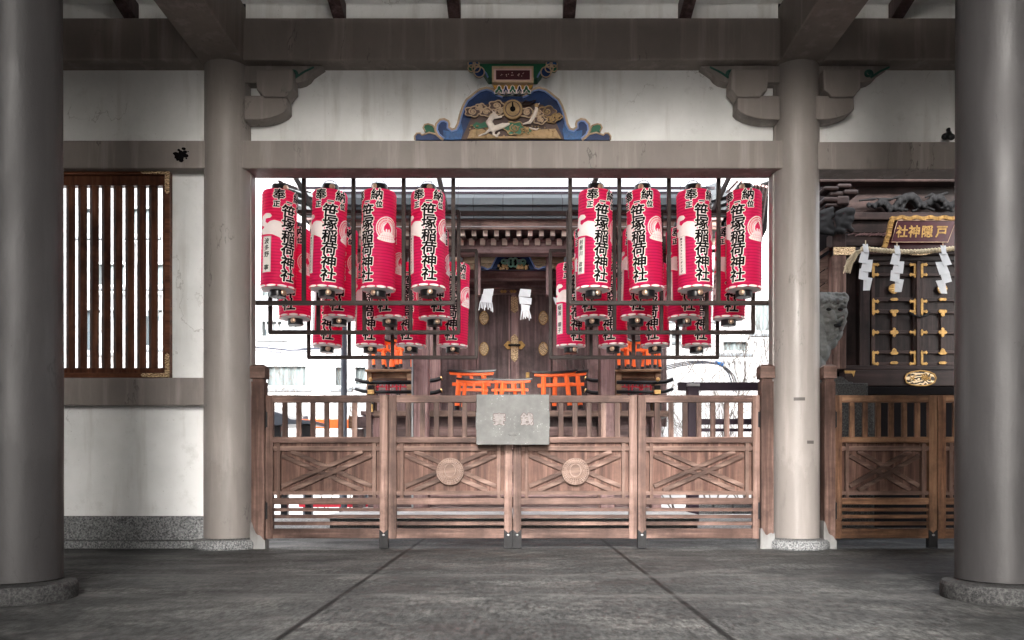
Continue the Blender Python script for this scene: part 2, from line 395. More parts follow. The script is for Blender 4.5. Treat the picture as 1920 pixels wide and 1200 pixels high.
for ax in 'xz': wood('weathered_wood_'+ax, (.034,.019,.015), (.11,.063,.049), (.29,.195,.16), ax, .6, 14, .6)
for ax in 'xz': wood('red_panel_wood_'+ax, (.038,.017,.012), (.105,.052,.039), (.225,.135,.105), ax, .6, 17, .5)

# ================================================================ SETTING: ground
g = MB(); g.add([(-60,-30,-.006),(60,-30,-.006),(60,120,-.006),(-60,120,-.006)], [(0,1,2,3)])
tag(g.build('ground', M['gravel']), kind='structure')
g = MB(); g.box(-7.5, 7.5, -4, 9.0, -.004, 0)
tag(g.build('floor', M['floor_concrete']), kind='structure')
g = MB(); g.add([(-14,12.8,0),(14,12.8,0),(14,21,0),(-14,21,0)], [(0,1,2,3)])
tag(g.build('paved_path', M['pale_paving']), kind='structure')

# ================================================================ THE HALL (one building with its parts)
hall = empty('shrine_hall', (0, 7.55, 0), 'open concrete shrine hall with taupe columns, white plaster walls and dark ceiling beams', 'shrine hall')
CY = 7.55
def column(px, Y, r, ztop, y_ref):
    x = X(px, y_ref); m = MB()
    prof = [(r*1.0, .10), (r, 1.0), (r*.985, 3.2), (r*.965, ztop)]
    m.lathe(prof, (x, Y, 0), 56, True); c = m.build('column', M['column_paint'], hall); sharp(c, 50)
    b = MB(); R2 = r*1.42
    b.lathe([(R2*.97, -.002), (R2, .015), (R2*.99, .062), (R2*.94, .085), (r*.9, .098)], (x, Y, 0), 48, True)
    sharp(b.build('column_base', M['granite'], c), 30)
    return c, x
cL, xL = column(428, CY, .219, 4.53, CY)
cR, xR = column(1492, CY, .213, 4.53, CY)
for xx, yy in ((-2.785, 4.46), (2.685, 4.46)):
    m = MB(); m.lathe([(.222, .11), (.222, 1.2), (.218, 3.0), (.212, 4.7)], (xx, yy, 0), 64, True); c = m.build('column', M['shaded_column_paint'], hall); sharp(c, 50)
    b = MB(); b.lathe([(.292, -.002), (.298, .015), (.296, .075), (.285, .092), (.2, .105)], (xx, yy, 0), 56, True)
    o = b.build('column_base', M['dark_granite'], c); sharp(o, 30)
# scuffs of grey tape on the right column
for px, py, w in ((1499, 748, 20), (1520, 829, 14)):
    m = MB(); x0 = X(px-w/2, 7.34); x1 = X(px+w/2, 7.34); n = 6; vs = []
    for i in range(n+1):
        xx = x0+(x1-x0)*i/n; yy = CY-math.sqrt(.2165**2-(xx-xR)**2); vs += [(xx, yy, Z(py+3, 7.34)), (xx, yy, Z(py-3, 7.34))]
    m.add(vs, [(2*i, 2*i+2, 2*i+3, 2*i+1) for i in range(n)]); m.build('tape_mark', M['tape_grey'], cR)
BF = 7.42                     # front face of the tie beams
def beam(x0, x1, y0, y1, z0, z1, mat, name='beam', bev=.012):
    m = MB(); m.box(x0, x1, y0, y1, z0, z1); return m.build(name, M[mat], hall, bevel=bev)
zt0, zt1 = Z(315.5, BF), Z(263, BF)
xe = .165
beam(xL+xe-.04, xR-xe+.03, BF, BF+.262, zt0, zt1, 'beam_paint', 'tie_beam')
beam(xR+xe-.03, 6.2, BF, BF+.262, zt0-.01, zt1-.012, 'beam_paint', 'tie_beam')
beam(-6.2, xL-xe+.04, BF, BF+.262, zt0, zt1, 'beam_paint', 'tie_beam')
beam(-6.2, xL-xe+.02, BF+.02, BF+.24, Z(760, BF+.02), Z(708, BF+.02), 'beam_paint', 'sill_beam')
# collars where the tie beam meets each column
zc0, zc1 = Z(112, 7.366), Z(33, 7.366)
for x0, x1 in ((xL+.2, xR-.2), (xR+.2, 6.2), (-6.2, xL-.2)):
    beam(x0, x1, 7.366, 7.73, zc0, zc1, 'dark_beam_paint', 'ceiling_beam', .014)
# beams running forward from the column heads to the front columns
for xc in (xL, xR):
    beam(xc-.205, xc+.205, 4.2, 7.74, zc0-.003, zc0+.52, 'dark_beam_paint', 'cross_beam', .014)
    beam(xc-.205, xc-.205+.41, 7.745, 8.6, zc0-.003, zc0+.4, 'dark_beam_paint', 'beam_end', .014)
for yb in (4.25,):
    for x0, x1 in ((-6.2, xL-.25), (xL+.25, xR-.25), (xR+.25, 6.2)):
        beam(x0, x1, yb, yb+.34, zc0+.02, zc1+.3, 'dark_beam_paint', 'ceiling_beam', .014)
# sloping white ceiling boards between dark rafters
SL = .20
def zr(y): return zc1+.12+(7.366-y)*SL
for xa_, xb_ in ((-6.1, xL-.206), (xL+.206, xR-.206), (xR+.206, 6.1)):
    m = MB(); m.box(xa_, xb_, 7.43, 7.5, zc1-.01, 5.05); m.build('infill_panel', M['plaster'], hall); m = MB(); m.box(xa_, xb_, 7.425, 7.5, 5.051, 5.07); m.build('infill_moulding', M['plaster'], hall)
m = MB()
for k in range(18):
    y1 = 7.42-k*.42; y0 = y1-.42; s0 = .012*(k % 2)
    m.add([(-6.2,y1,zr(y1)+.05+s0),(6.2,y1,zr(y1)+.05+s0),(6.2,y0,zr(y0)+.05+s0),(-6.2,y0,zr(y0)+.05+s0)], [(0,1,2,3)])
    m.add([(-6.2,y0,zr(y0)+.05),(6.2,y0,zr(y0)+.05),(6.2,y0,zr(y0)+.062),(-6.2,y0,zr(y0)+.062)], [(0,1,2,3)])
m.add([(-6.2,0,zr(0)+.06),(6.2,0,zr(0)+.06),(6.2,-2.6,zr(0)-.1),(-6.2,-2.6,zr(0)-.1)], [(0,1,2,3)])
m.build('ceiling_boards', M['plaster'], hall)
for px in (40, 243, 635, 852, 1067, 1285, 1683, 1890):
    x = X(px, 7.366); m = MB(); w = .055
    for a, b in ((7.37, 1.5),):
        m.box(x-w, x+w, 7.37, 7.43, zc1+.001, 5.06)
        m.add([(x-w,a,zr(a)-.12),(x+w,a,zr(a)-.12),(x+w,b,zr(b)-.09),(x-w,b,zr(b)-.09),(x-w,a,zr(a)+.06),(x+w,a,zr(a)+.06),(x+w,b,zr(b)+.06),(x-w,b,zr(b)+.06)],
              [(0,1,2,3),(4,7,6,5),(0,4,5,1),(1,5,6,2),(2,6,7,3),(3,7,4,0)])
    m.build('rafter', M['dark_wood_z'], hall)
# roof slab over it
m = MB(); m.add([(-7,8.3,4.95),(7,8.3,4.95),(7,0,6.75),(-7,0,6.75),(7,-2.8,6.5),(-7,-2.8,6.5),(-7,8.3,5.15),(7,8.3,5.15),(7,0,6.95),(-7,0,6.95),(7,-2.8,6.7),(-7,-2.8,6.7)],
    [(0,1,2,3),(3,2,4,5),(6,9,8,7),(9,11,10,8),(0,6,7,1),(4,10,11,5),(0,3,9,6),(3,5,11,9),(1,7,8,2),(2,8,10,4)])
m.build('roof', M['copper_roof'], hall)
# plaster walls
WY = 7.56
def wall(pts, name='wall'):
    m = MB(); m.box(pts[0], pts[1], WY, WY+.1, pts[2], pts[3]); return m.build(name, M['plaster'], hall)
for x0, x1 in ((xL+.18, xR-.18), (xR+.18, 6.1), (-6.1, xL-.15)):
    wall((x0, x1, zt1-.01, zc0+.02))
xw = X(318, WY)
wall((xw+.001, xL-.15, Z(709, WY), zt0+.01)); 
wall((-6.1, xL-.15, Z(969, WY), Z(758, WY)))
wall((-6.1, X(40, WY), Z(709, WY), zt0+.01))
m = MB(); m.box(-6.1, xL-.16, 7.50, 7.7, .076, Z(968, 7.5)); m.build('granite_skirting', M['granite'], hall, bevel=.006)
m = MB(); m.box(-6.1, xL-.26, 7.46, 7.72, 0, .072); m.build('granite_kerb', M['granite'], hall, bevel=.006)
m = MB(); m.box(xL-.255, xL-.1, 7.455, 7.6, 0, .07); m.build('granite_kerb', M['granite'], hall, bevel=.006)
# narrow jambs between wall and column
for x0, x1 in ((xL+.13, xL+.21), (xR-.212, xR-.13), (xR+.13, xR+.212)):
    m = MB(); m.box(x0, x1, WY-.05, WY+.12, zt1+.001, zc0-.001); m.build('jamb', M['beam_paint'], hall)
for x0, x1 in ((xL+.12, xL+.225), (xR-.225, xR-.12)):
    m = MB(); m.box(x0, x1, WY-.03, WY+.1, 1.42, zt0-.002); m.build('jamb', M['column_paint'], hall, bevel=.01)
# bracket arms beside the column heads
def bracket(xc, s, ref=CY-.1):
    k = 7.45/F; c0 = xc/CY*F
    def T(pts, Y=7.45): return [((c0+s*a)*Y/F, EYE+(HY-b)*Y/F) for a, b in pts]
    back = MB(); back.prism(T([(30,123),(178,123),(166,131),(156,138),(150,146),(141,152),(130,155),(30,155)]), 7.45, 7.6)
    o = back.build('bracket', M['beam_paint'], hall, bevel=.006)
    blk = MB(); blk.prism(T([(51,130),(121,130),(122,166),(116,172),(110,181),(66,181),(62,175),(53,168)], 7.36), 7.36, 7.53)
    blk.build('bearing_block', M['beam_paint'], o, bevel=.008)
    arm = MB(); arm.prism(T([(30,179),(109,179),(110,204),(104,210),(92,216),(76,221),(60,223.5),(30,224)], 7.39), 7.39, 7.56)
    arm.build('bracket_arm', M['beam_paint'], o, bevel=.008)
    pts = []
    for i in range(34):
        t = i/33; a = 4.2+t*9.5; rr = (1.5+8*t)
        pts.append((129+rr*math.cos(a)*.9, 139+rr*math.sin(a)*.85))
    pts += [(146,137),(153,133),(160,130),(168,126)]
    sp = MB(); sp.tube([(xc+s*a*k, 7.447, EYE+(HY-b)*k) for a, b in pts], lambda t: .008+.005*math.sin(t*3), 6); sp.build('painted_scroll', M['teal_paint'], o)
bracket(xL, 1); bracket(xR, -1); bracket(xR, 1)
# worn dark patch of peeled paint on the left tie beam
m = MB(); rng = random.Random(4)
for k in range(44):
    px = rng.gauss(337, 5); py = rng.gauss(291, 4); r = rng.uniform(1.0, 4.0)
    c = [(X(px+r*(1+.4*rng.random())*math.cos(a), BF), Z(py+r*(1+.4*rng.random())*math.sin(a)*.8, BF)) for a in [2*PI*i/8 for i in range(8)]]
    m.prism(c, BF-.0015-.00012*k, BF+.001)
m.build('peeled_paint', M['dark_void'], hall)
# lattice window
WF = 7.50
win = MB(); x0, x1 = X(60, WF), X(318, WF); za, zb = Z(708, WF), Z(318, WF)
win.box(x0, x1, WF, WF+.12, zb-.045, zb); win.box(x0, x1, WF, WF+.12, za, za+.045)
win.box(x1-.045, x1, WF, WF+.12, za+.045, zb-.045); win.box(x0, x0+.045, WF, WF+.12, za+.045, zb-.045)
win = win.build('window', M['lattice_wood_x'], hall, bevel=.004)
inn = MB(); inn.box(x0+.045, x1-.045, WF+.03, WF+.11, zb-.135, zb-.045); inn.box(x0+.045, x1-.045, WF+.03, WF+.11, za+.045, za+.095); inn.box(x1-.08, x1-.045, WF+.03, WF+.11, za+.095, zb-.135)
inn.build('inner_frame', M['lattice_wood_z'], win, bevel=.003)
for k in range(10):
    px = 130.5+22.2*k-22.2
    if px > 295: break
    b = MB(); w = 8.7; xx0, xx1 = X(px-w, WF+.05), X(px+w, WF+.05); xm = (xx0+xx1)/2
    b.add([(xx0, WF+.07, za+.07),(xm, WF+.035, za+.07),(xx1, WF+.07, za+.07),(xm, WF+.105, za+.07),(xx0, WF+.07, zb-.085),(xm, WF+.035, zb-.085),(xx1, WF+.07, zb-.085),(xm, WF+.105, zb-.085)],
          [(0,1,5,4),(1,2,6,5),(2,3,7,6),(3,0,4,7),(0,3,2,1),(4,5,6,7)])
    b.build('lattice_bar', M['lattice_wood_z'], win)
for top in (1, 0):
    c = MB(); s = 1 if top else -1; zz = zb-.002 if top else za+.002; L = .27; w = .042
    xr = x1-.002
    arm1 = [(xr-L, zz-s*w/2), (xr-L+.02, zz-s*.004), (xr, zz-s*0), (xr, zz-s*w), (xr-L+.02, zz-s*(w-.004))]
    arm2 = [(xr-w, zz-s*w), (xr, zz-s*w), (xr, zz-s*(L-.06)), (xr-w/2, zz-s*(L-.04)), (xr-w, zz-s*(L-.06))]
    c.prism(arm1, WF-.005, WF+.004); c.prism(arm2, WF-.005, WF+.004); c.build('brass_corner', M['engraved_brass'], win, bevel=.0015)

# ================================================================ carved strut over the opening
KY = 7.47; q = 4.8
def K(x, y): return (760+x/q, 100+y/q)
def kx(x, y, d=0): a = K(x, y); return (X(a[0], KY), KY-d, Z(a[1], KY))
def k2(pts): return [(X(K(a, b)[0], KY), Z(K(a, b)[1], KY)) for a, b in pts]
carv = MB(); CXK = 966.0
def mir(pts): return [(2*CXK-a, b) for a, b in pts]
outer = [(340,782),(292,740),(270,692),(278,640),(312,602),(352,596),(388,615),(396,640),(392,668),(420,690),(450,682),(472,640),(492,560),(520,478),(552,420),(590,392),(625,362),(670,330),(730,314),(786,328),(830,366),(880,384)]
full = outer+[(966,384)]+mir(outer)[::-1]
carv.prism(k2(full), KY, KY+.09)
carved = carv.build('carved_strut', M['blue_enamel'], hall, bevel=.006)
band = MB()   # brighter blue feet
for mm in (lambda p: p, mir):
    band.prism(k2(mm([(345,779),(340,690),(372,700),(430,702),(470,690),(500,620),(520,700),(500,779)])), KY-.006, KY+.01)
band.build('foot_scroll', M['bright_blue'], carved, bevel=.003)
tr = MB(); pb_ = MB()
for mm in (lambda p: p, mir):
    o2 = outer[1:]
    tr.tube([kx(a, b, .008) for a, b in mm([(340,782)]+o2)], .0115, 8)
    ins = []
    for i, (a, b) in enumerate(outer):
        a0, b0 = outer[max(0, i-1)]; a1, b1 = outer[min(len(outer)-1, i+1)]
        tx, ty = a1-a0, b1-b0; L = math.hypot(tx, ty); ins.append((a-ty/L*16, b+tx/L*16))
    pb_.tube([kx(a, b, .006) for a, b in mm(ins)], .008, 6)
tr.build('tan_edge', M['tan_trim'], carved, smooth=True); pb_.build('pale_blue_line', M['pale_blue'], carved, smooth=True)
for mm in (lambda p: p, mir):
    lf = MB(); lf.prism(k2(mm([(180,705),(162,672),(175,645),(205,638),(250,652),(272,690),(268,715),(215,716)])), KY-.004, KY+.06); lo = lf.build('leaf', M['green_enamel'], carved, bevel=.004)
    e = MB(); e.tube([kx(a, b, .008) for a, b in mm([(180,705),(162,672),(175,645),(205,638),(250,652),(272,690)])], .008, 6); e.build('leaf_edge', M['tan_trim'], lo, smooth=True)
    lf = MB(); lf.prism(k2(mm([(88,781),(84,750),(104,722),(135,722),(150,738),(215,716),(275,730),(335,781)])), KY-.002, KY+.06); lo = lf.build('leaf', M['blue_enamel'], carved, bevel=.004)
    e = MB(); e.tube([kx(a, b, .007) for a, b in mm([(88,781),(84,750),(104,722),(135,722),(150,738),(215,716),(275,730),(325,774)])], .0085, 6); e.build('leaf_edge', M['tan_trim'], lo, smooth=True)
# relief panel
pan = MB(); pan.prism(k2([(505,780),(605,560),(700,470),(860,440),(1080,440),(1240,470),(1330,570),(1425,780)]), KY-.012, KY+.01)
pan = pan.build('relief_panel', M['cloud_brown'], carved)
gr = MB(); rng = random.Random(11)
gr.prism(k2([(560,775),(590,700),(700,690),(760,740),(850,760),(1000,758),(1180,700),(1350,690),(1400,778)]), KY-.03, KY-.01)
for k in range(60):
    a = rng.uniform(570, 1360); b = rng.uniform(660, 770); gr.ball(kx(a, b, .03), (.012*rng.uniform(.5,1.4), .008, .007), 6, 4)
gr.build('carved_ground', M['carved_tan'], pan)
hl = MB(); hl.prism(k2([(600,660),(640,625),(680,640),(720,620),(740,670),(640,690)]), KY-.02, KY-.01); hl.build('carved_hill', M['green_enamel'], pan)
def spiral(m, cx, cy, r, turns=1.8, ph=0, d=.035, rad=.0065, sq=.75):
    pts = []
    for i in range(40):
        t = i/39; a = ph+t*turns*2*PI; rr = r*(.12+.88*t); pts.append(kx(cx+rr*math.cos(a), cy+rr*math.sin(a)*sq, d))
    m.tube(pts, rad, 6)
def cloudlet(cx, cy, r, mat, ph=0, lobes=5, core='cloud_brown'):
    o = MB(); pts = []
    for i in range(36):
        a = 2*PI*i/36; rr = r*(1+.13*math.cos(a*lobes)); pts.append((cx+rr*math.cos(a)*1.25, cy+rr*math.sin(a)*.8))
    o.prism(k2(pts), KY-.034, KY-.01); ob = o.build('carved_cloud', M[core], pan, bevel=.003)
    e = MB(); e.tube([kx(a, b, .036) for a, b in pts], .006, 6, True); spiral(e, cx, cy, r*.66, 1.7, ph, .037)
    e.ball(kx(cx, cy, .036), .009, 8, 6); e.build('cloud_edge', M[mat], ob, smooth=True)
for c in ((610,540,56,'tan_trim',0),(680,498,36,'tan_trim',1),(730,545,46,'tan_trim',2),(822,486,54,'tan_trim',3),(860,540,40,'tan_trim',1)): cloudlet(*c)
for c in ((1095,548,52,'tan_trim',1),(1190,560,38,'tan_trim',2),(1275,540,60,'carved_tan',0),(1368,585,34,'carved_tan',2),(1210,615,46,'tan_trim',3),(1320,610,38,'carved_tan',0)): cloudlet(*c)
cloudlet(985, 690, 72, 'carved_tan', 0, 6, 'green_enamel'); cloudlet(1095, 712, 36, 'carved_tan', 1, 5, 'green_enamel')
def critter(specs):
    m = MB()
    for (a, b, r) in [s for s in specs if len(s) == 3]: m.ball(kx(a, b, .045), (r, r*.7, r), 10, 8)
    for s_ in specs:
        if len(s_) == 6:
            a0, b0, r0, a1, b1, r1 = s_
            for i in range(9):
                t = i/8; r = r0+(r1-r0)*t; m.ball(kx(a0+(a1-a0)*t, b0+(b1-b0)*t, .045), (r, r*.7, r), 10, 8)
    m.build('carved_fox', M['fox_white'], pan, remesh=.0045)
critter([(800,575,.022,835,590,.010),(790,548,.007,783,528,.003),(808,548,.007,806,530,.003),(785,585,.022,755,640,.030),(755,640,.032,790,700,.030),(790,700,.028,880,670,.026),(880,670,.024,930,655,.012),
         (770,700,.016,725,738,.011),(725,738,.010,665,760,.008),(800,715,.016,790,745,.010),(790,745,.010,830,765,.010),(845,735,.012,820,765,.010),(800,600,.012,865,590,.010)])
critter([(1180,520,.018,1160,580,.020),(1160,580,.020,1120,640,.016),(1120,640,.014,1060,655,.008),(1175,500,.014,1205,470,.006),(1120,690,.010,1180,705,.009),(1180,705,.009,1200,690,.005)])
cr = MB(); cr.ball(kx(1180,490,.05), (.02,.012,.02), 12, 8); cr.build('gilt_ball', M['carved_tan'], pan)
for c in ((1080,470,20),(1110,455,18)): 
    e = MB(); e.tube([kx(1050,470,.035),kx(1085,440,.035),kx(1120,455,.035),kx(1175,435,.035),kx(1150,462,.035),kx(1100,485,.035),kx(1050,480+c[2]*.1,.035)], .006, 6); e.build('carved_plume', M['cloud_brown'], pan)
dk = MB(); c0 = kx(967,527); r0 = X(760+88/q, KY)-X(760, KY)
dk.disc(c0[0], c0[2], KY-.03, r0, .03, 40); dk = dk.build('gilt_disc', M['carved_tan'], pan, bevel=.006)
e = MB(); e.tube([(c0[0]+r0*.74*math.cos(2*PI*i/40), KY-.062, c0[2]+r0*.74*math.sin(2*PI*i/40)) for i in range(40)], .004, 6, True); e.build('disc_ring', M['cloud_brown'], dk)
e = MB(); e.disc(c0[0], c0[2], KY-.0605, r0*.28, .004, 20); e.prism(k2([(960,470),(970,462),(975,500),(967,520),(958,500)]), KY-.064, KY-.06); e.build('keyhole', M['dark_void'], dk)
# upper bracket of the strut with plaque
gb = MB(); gb.prism(k2([(655,108),(1278,108),(1240,170),(1190,238),(744,238),(700,170)]), KY-.03, KY+.09); gb = gb.build('green_bracket', M['green_enamel'], carved, bevel=.004)
for mm in (lambda p: p, mir):
    for (cx, cy, r, mt) in ((668,200,46,'blue_enamel'),(640,165,36,'blue_enamel'),(598,165,30,'green_enamel'),(600,125,32,'bright_blue'),(640,122,26,'bright_blue')):
        cx = mm([(cx, cy)])[0][0]
        s = MB(); p0 = kx(cx, cy); s.disc(p0[0], p0[2], KY-.02-.0007*cy/10, r/q*KY/F, .03, 18); so = s.build('scroll_lobe', M[mt], gb, bevel=.003)
        e = MB(); e.tube([(p0[0]+r/q*KY/F*math.cos(2*PI*i/20), KY-.052-.0007*cy/10, p0[2]+r/q*KY/F*math.sin(2*PI*i/20)) for i in range(20)], .006, 6, True)
        e.build('lobe_edge', M['tan_trim'], so, smooth=True)
    e = MB(); e.tube([kx(a, b, .05) for a, b in mm([(660,150),(700,168),(728,205),(745,240)])], .008, 6); e.build('pale_blue_line', M['pale_blue'], gb, smooth=True)
pq = MB()
for (a, b, c, d) in ((782,160,1152,180),(782,288,1152,306),(782,180,800,288),(1134,180,1152,288)): pq.prism(k2([(a,b),(c,b),(c,d),(a,d)]), KY-.095, KY-.03)
pq = pq.build('plaque', M['tan_trim'], carved, bevel=.003)
e = MB(); e.prism(k2([(800,180),(1134,180),(1134,288),(800,288)]), KY-.085, KY-.031); e.build('plaque_border', M['plaque_pink'], pq)
e = MB(); e.prism(k2([(818,196),(1120,196),(1120,277),(818,277)]), KY-.089, KY-.0845); e.build('plaque_field', M['maroon'], pq)
e = MB(); rng = random.Random(3)
for a in (875, 920, 968, 1015, 1055):
    for j in range(3):
        p0 = kx(a+rng.uniform(-14, 14), 232+rng.uniform(-16, 16)); e.disc(p0[0], p0[2], KY-.0885, .004*rng.uniform(.6, 1.6), .002, 6)
e.build('worn_marks', M['plaque_pink'], pq)
oc = MB(); oc.prism(k2([(790,306),(1146,306),(1120,345),(815,345)]), KY-.04, KY+.0); oc = oc.build('ochre_lappet_band', M['ochre'], carved)
for i, a in enumerate((845, 905, 966, 1027, 1088)):
    w = 30 if i % 2 else 38; pts = [(a-w, 385), (a-w, 360), (a-w*.5, 345), (a-w*.4, 325), (a, 308), (a+w*.4, 325), (a+w*.5, 345), (a+w, 360), (a+w, 385), (a+w*.4, 382), (a, 355), (a-w*.4, 382)]
    e = MB(); e.prism(k2(pts), KY-.05-.001*(i % 2), KY-.02); lo = e.build('lappet', M['blue_enamel' if i % 2 else 'green_enamel'], oc)
    e = MB(); e.tube([kx(p, r_, .052) for p, r_ in pts], .0045, 5, True); e.build('lappet_edge', M['white_print'], lo)

# black carving beam end peeping past the right front column
m = MB()
for c in ((1772,256,7),(1779,250,5),(1784,257,7),(1778,243,4)): m.ball(P(c[0], c[1], 7.45), (c[2]*.005, .03, c[2]*.0045), 10, 8)
m.build('carved_tail', M['black_lacquer'], hall, remesh=.008)
# unseen side and rear walls, added to narrow the daylight to a rear opening
for s in (1, -1):
    m = MB(); m.box(s*6.1, s*6.3, -2.6, 7.7, 0, 6.5); m.build('added_side_wall', M['beam_paint'], hall)
    m = MB(); m.box(s*1.6, s*6.1, -5.0, -2.5, 0, 6.5); m.build('added_rear_wall', M['beam_paint'], hall)
m = MB(); m.box(-1.6, 1.6, -2.7, -2.5, 6.15, 6.5); m.build('added_rear_wall', M['beam_paint'], hall)

# ================================================================ GATES
GY = 7.47                                  # front face of the gate leaves
GU = GY/F
def gx(px): return (px-CX)*GU
def gz(py): return EYE-(py-HY)*GU
def gate_post(x0, x1, side, label):
    zt = gz(684); cx = (gx(x0)+gx(x1))/2
    t = empty('gate_post', (cx, GY, 0), label, 'gate post', 'square wooden posts the gates hang on')
    a, b = gx(x0), gx(x1); y0, y1 = GY-.045, GY+.07
    m = MB(); m.box(a+.004, b-.004, y0, y1, .01, gz(716)); m.box(a+.014, b-.014, y0+.01, y1-.01, gz(716), gz(710)); m.build('shaft', M['gate_wood_z'], t, bevel=.004)
    m = MB(); m.box(a-.006, b+.006, y0-.008, y1+.008, gz(710), zt-.02)
    m.add([(a-.006,y0-.008,zt-.02),(b+.006,y0-.008,zt-.02),(b+.006,y1+.008,zt-.02),(a-.006,y1+.008,zt-.02),(a+.02,y0+.02,zt),(b-.02,y0+.02,zt),(b-.02,y1-.02,zt),(a+.02,y1-.02,zt)],
          [(0,1,5,4),(1,2,6,5),(2,3,7,6),(3,0,4,7),(4,5,6,7)]); m.build('post_cap', M['gate_wood_x'], t, bevel=.003)
    # pale metal shoe with a wavy top, splayed at the foot
    sx = side; ins = a if sx > 0 else b; outs = b if sx > 0 else a
    m = MB(); W = b-a; c1 = []
    for i in range(9):
        u = i/8; zz = .19+.05*math.sin(u*5+1)-.07*(u if sx > 0 else 1-u)+.03*math.cos(9*u); c1.append((a-.005+u*(W+.01), zz))
    lo = [(b+.005+(.03 if sx < 0 else 0), .0), (a-.005-(.03 if sx > 0 else 0), .0)]
    m.prism(c1+[(b+.005, .08)]+lo+[(a-.005, .08)], y0-.005, y1+.005); m.build('metal_shoe', M['steel_shoe'], t, bevel=.002)
    return t
t_ = NT('steel_shoe'); c_ = t_.ramp(t_.noise(7, 5, (1,1,.4)), [(.3, (.09,.08,.075)), (.6, (.22,.22,.22))]); t_.done(c_, .6, 0, .3)
gate_post(473, 499, 1, 'wooden gate post with square cap beside the left column, gate hinged on its right')
gate_post(1424, 1449, -1, 'wooden gate post with square cap on the left side of the right column')
gate_post(1542, 1564, 1, 'wooden gate post with square cap on the right side of the right column')
def leaf(x0, x1, nb, label, foot, emblem=False, kx_='gate_wood_x', kz_='gate_wood_z', hinge=0, bracket=0):
    t = empty('gate_leaf', ((gx(x0)+gx(x1))/2, GY, 0), label, 'wooden gate', 'slatted wooden gate leaves across the openings')
    a, b = gx(x0)+.002, gx(x1)-.002; D = .05; sw = 15.2*GU
    mx, mz = M[kx_], M[kz_]
    for xx, nm in ((a, 'stile'), (b-sw, 'stile')):
        m = MB(); m.box(xx, xx+sw, GY, GY+D, gz(1010), gz(741)); m.build(nm, mz, t, bevel=.003)
    i0, i1 = a+sw, b-sw
    for y0, y1 in ((741, 754.5), (819, 830), (933.5, 946), (991, 1009.5)):
        m = MB(); m.box(i0, i1, GY+.003, GY+D-.004, gz(y1), gz(y0)); m.build('rail', mx, t, bevel=.003)
    n = nb; pitch = (i1-i0)/(n+1-.0)
    gap = ((i1-i0)-n*9.5*GU)/(n+1)
    for k in range(n):
        xx = i0+gap+(9.5*GU+gap)*k; m = MB(); m.box(xx, xx+9.5*GU, GY+.012, GY+.038, gz(819), gz(754.5)); m.build('baluster', mz, t, bevel=.002)
    for y0, y1 in ((952.5, 959), (965.3, 972), (978.2, 985)):
        m = MB(); m.box(i0, i1, GY+.012, GY+.036, gz(y1), gz(y0)); m.build('slat', mx, t, bevel=.002)
    m = MB(); m.box(i0, i1, GY+.046, GY+.054, gz(927.5), gz(830)); pn = m.build('panel', M['red_panel_wood_z'], t)
    for y0, y1 in ((836.5, 845), (920.5, 928)):
        m = MB(); m.box(i0, i1, GY+.006, GY+.045, gz(y1), gz(y0)); m.build('panel_strip', M['weathered_wood_x'], t, bevel=.002)
    v0, v1 = i0+7*GU, i1-7*GU
    for xx in (v0, v1-6.5*GU):
        m = MB(); m.box(xx, xx+6.5*GU, GY+.002, GY+.044, gz(934), gz(830.5)); m.build('panel_strip', M['weathered_wood_z'], t, bevel=.002)
    p0, p1 = v0+6.5*GU, v1-6.5*GU; q0, q1 = gz(920.5), gz(845)
    # paired diagonals crossing
    W = p1-p0; Hh = q1-q0; w = 7.6*GU
    for s in (1, -1):
        m = MB()
        for off in (0, 1):
            if s > 0: A = (p0+(0 if off == 0 else 17*GU), q0+(8*GU if off == 0 else 0)); B = (p1-(17*GU if off == 0 else 0), q1-(0 if off == 0 else 8*GU))
            else: A = (p0+(0 if off == 0 else 17*GU), q1-(8*GU if off == 0 else 0)); B = (p1-(17*GU if off == 0 else 0), q0+(0 if off == 0 else 8*GU))
            dx, dz = B[0]-A[0], B[1]-A[1]; L = math.hypot(dx, dz); ang = math.atan2(dz, dx)
            Mx = Matrix.Translation((A[0], 0, A[1])) @ Matrix.Rotation(-ang, 4, 'Y'); yy = GY+.010+(.0 if s > 0 else .008)+off*.0015
            m.box(.012, L-.012, yy, GY+.045, -w/2, w/2, Mx)
        m.build('diagonal_brace', M['weathered_wood_x'], t, bevel=.002)
    if emblem:
        cx, cz = (p0+p1)/2, gz(884); r = 25.8*GU
        if emblem != True: cx = gx(emblem)
        m = MB(); m.disc(cx, cz, GY+.045, r, .053, 40); e = m.build('round_emblem', M['pale_wood'], t, bevel=.003)
        m = MB(); y = GY-.009
        for rr in (.96, .80, .68): m.tube([(cx+r*rr*math.cos(2*PI*i/40), y, cz+r*rr*math.sin(2*PI*i/40)) for i in range(40)], .0022, 5, True)
        m.tube([(cx+r*.40*math.cos(2*PI*i/30), y, cz+.01+r*.46*math.sin(2*PI*i/30)) for i in range(30)], .005, 6, True)
        for k in range(26):
            aa = R(-40+k*260/25); 
            for r0, r1, da in ((.52,.62,.1),(.70,.79,.09),(.82,.93,.07)):
                m.tube([(cx+r*r0*math.cos(aa), y, cz+r*r0*math.sin(aa)), (cx+r*r1*math.cos(aa+da), y, cz+r*r1*math.sin(aa+da))], .0022, 4)
        for k in range(7):
            aa = R(-130+k*80/6); m.tube([(cx+r*.5*math.cos(aa), y, cz+r*.5*math.sin(aa)), (cx+r*.95*math.cos(aa), y, cz+r*.95*math.sin(aa))], .0025, 4)
        m.build('carved_sheaves', M['pale_wood_light'], e)
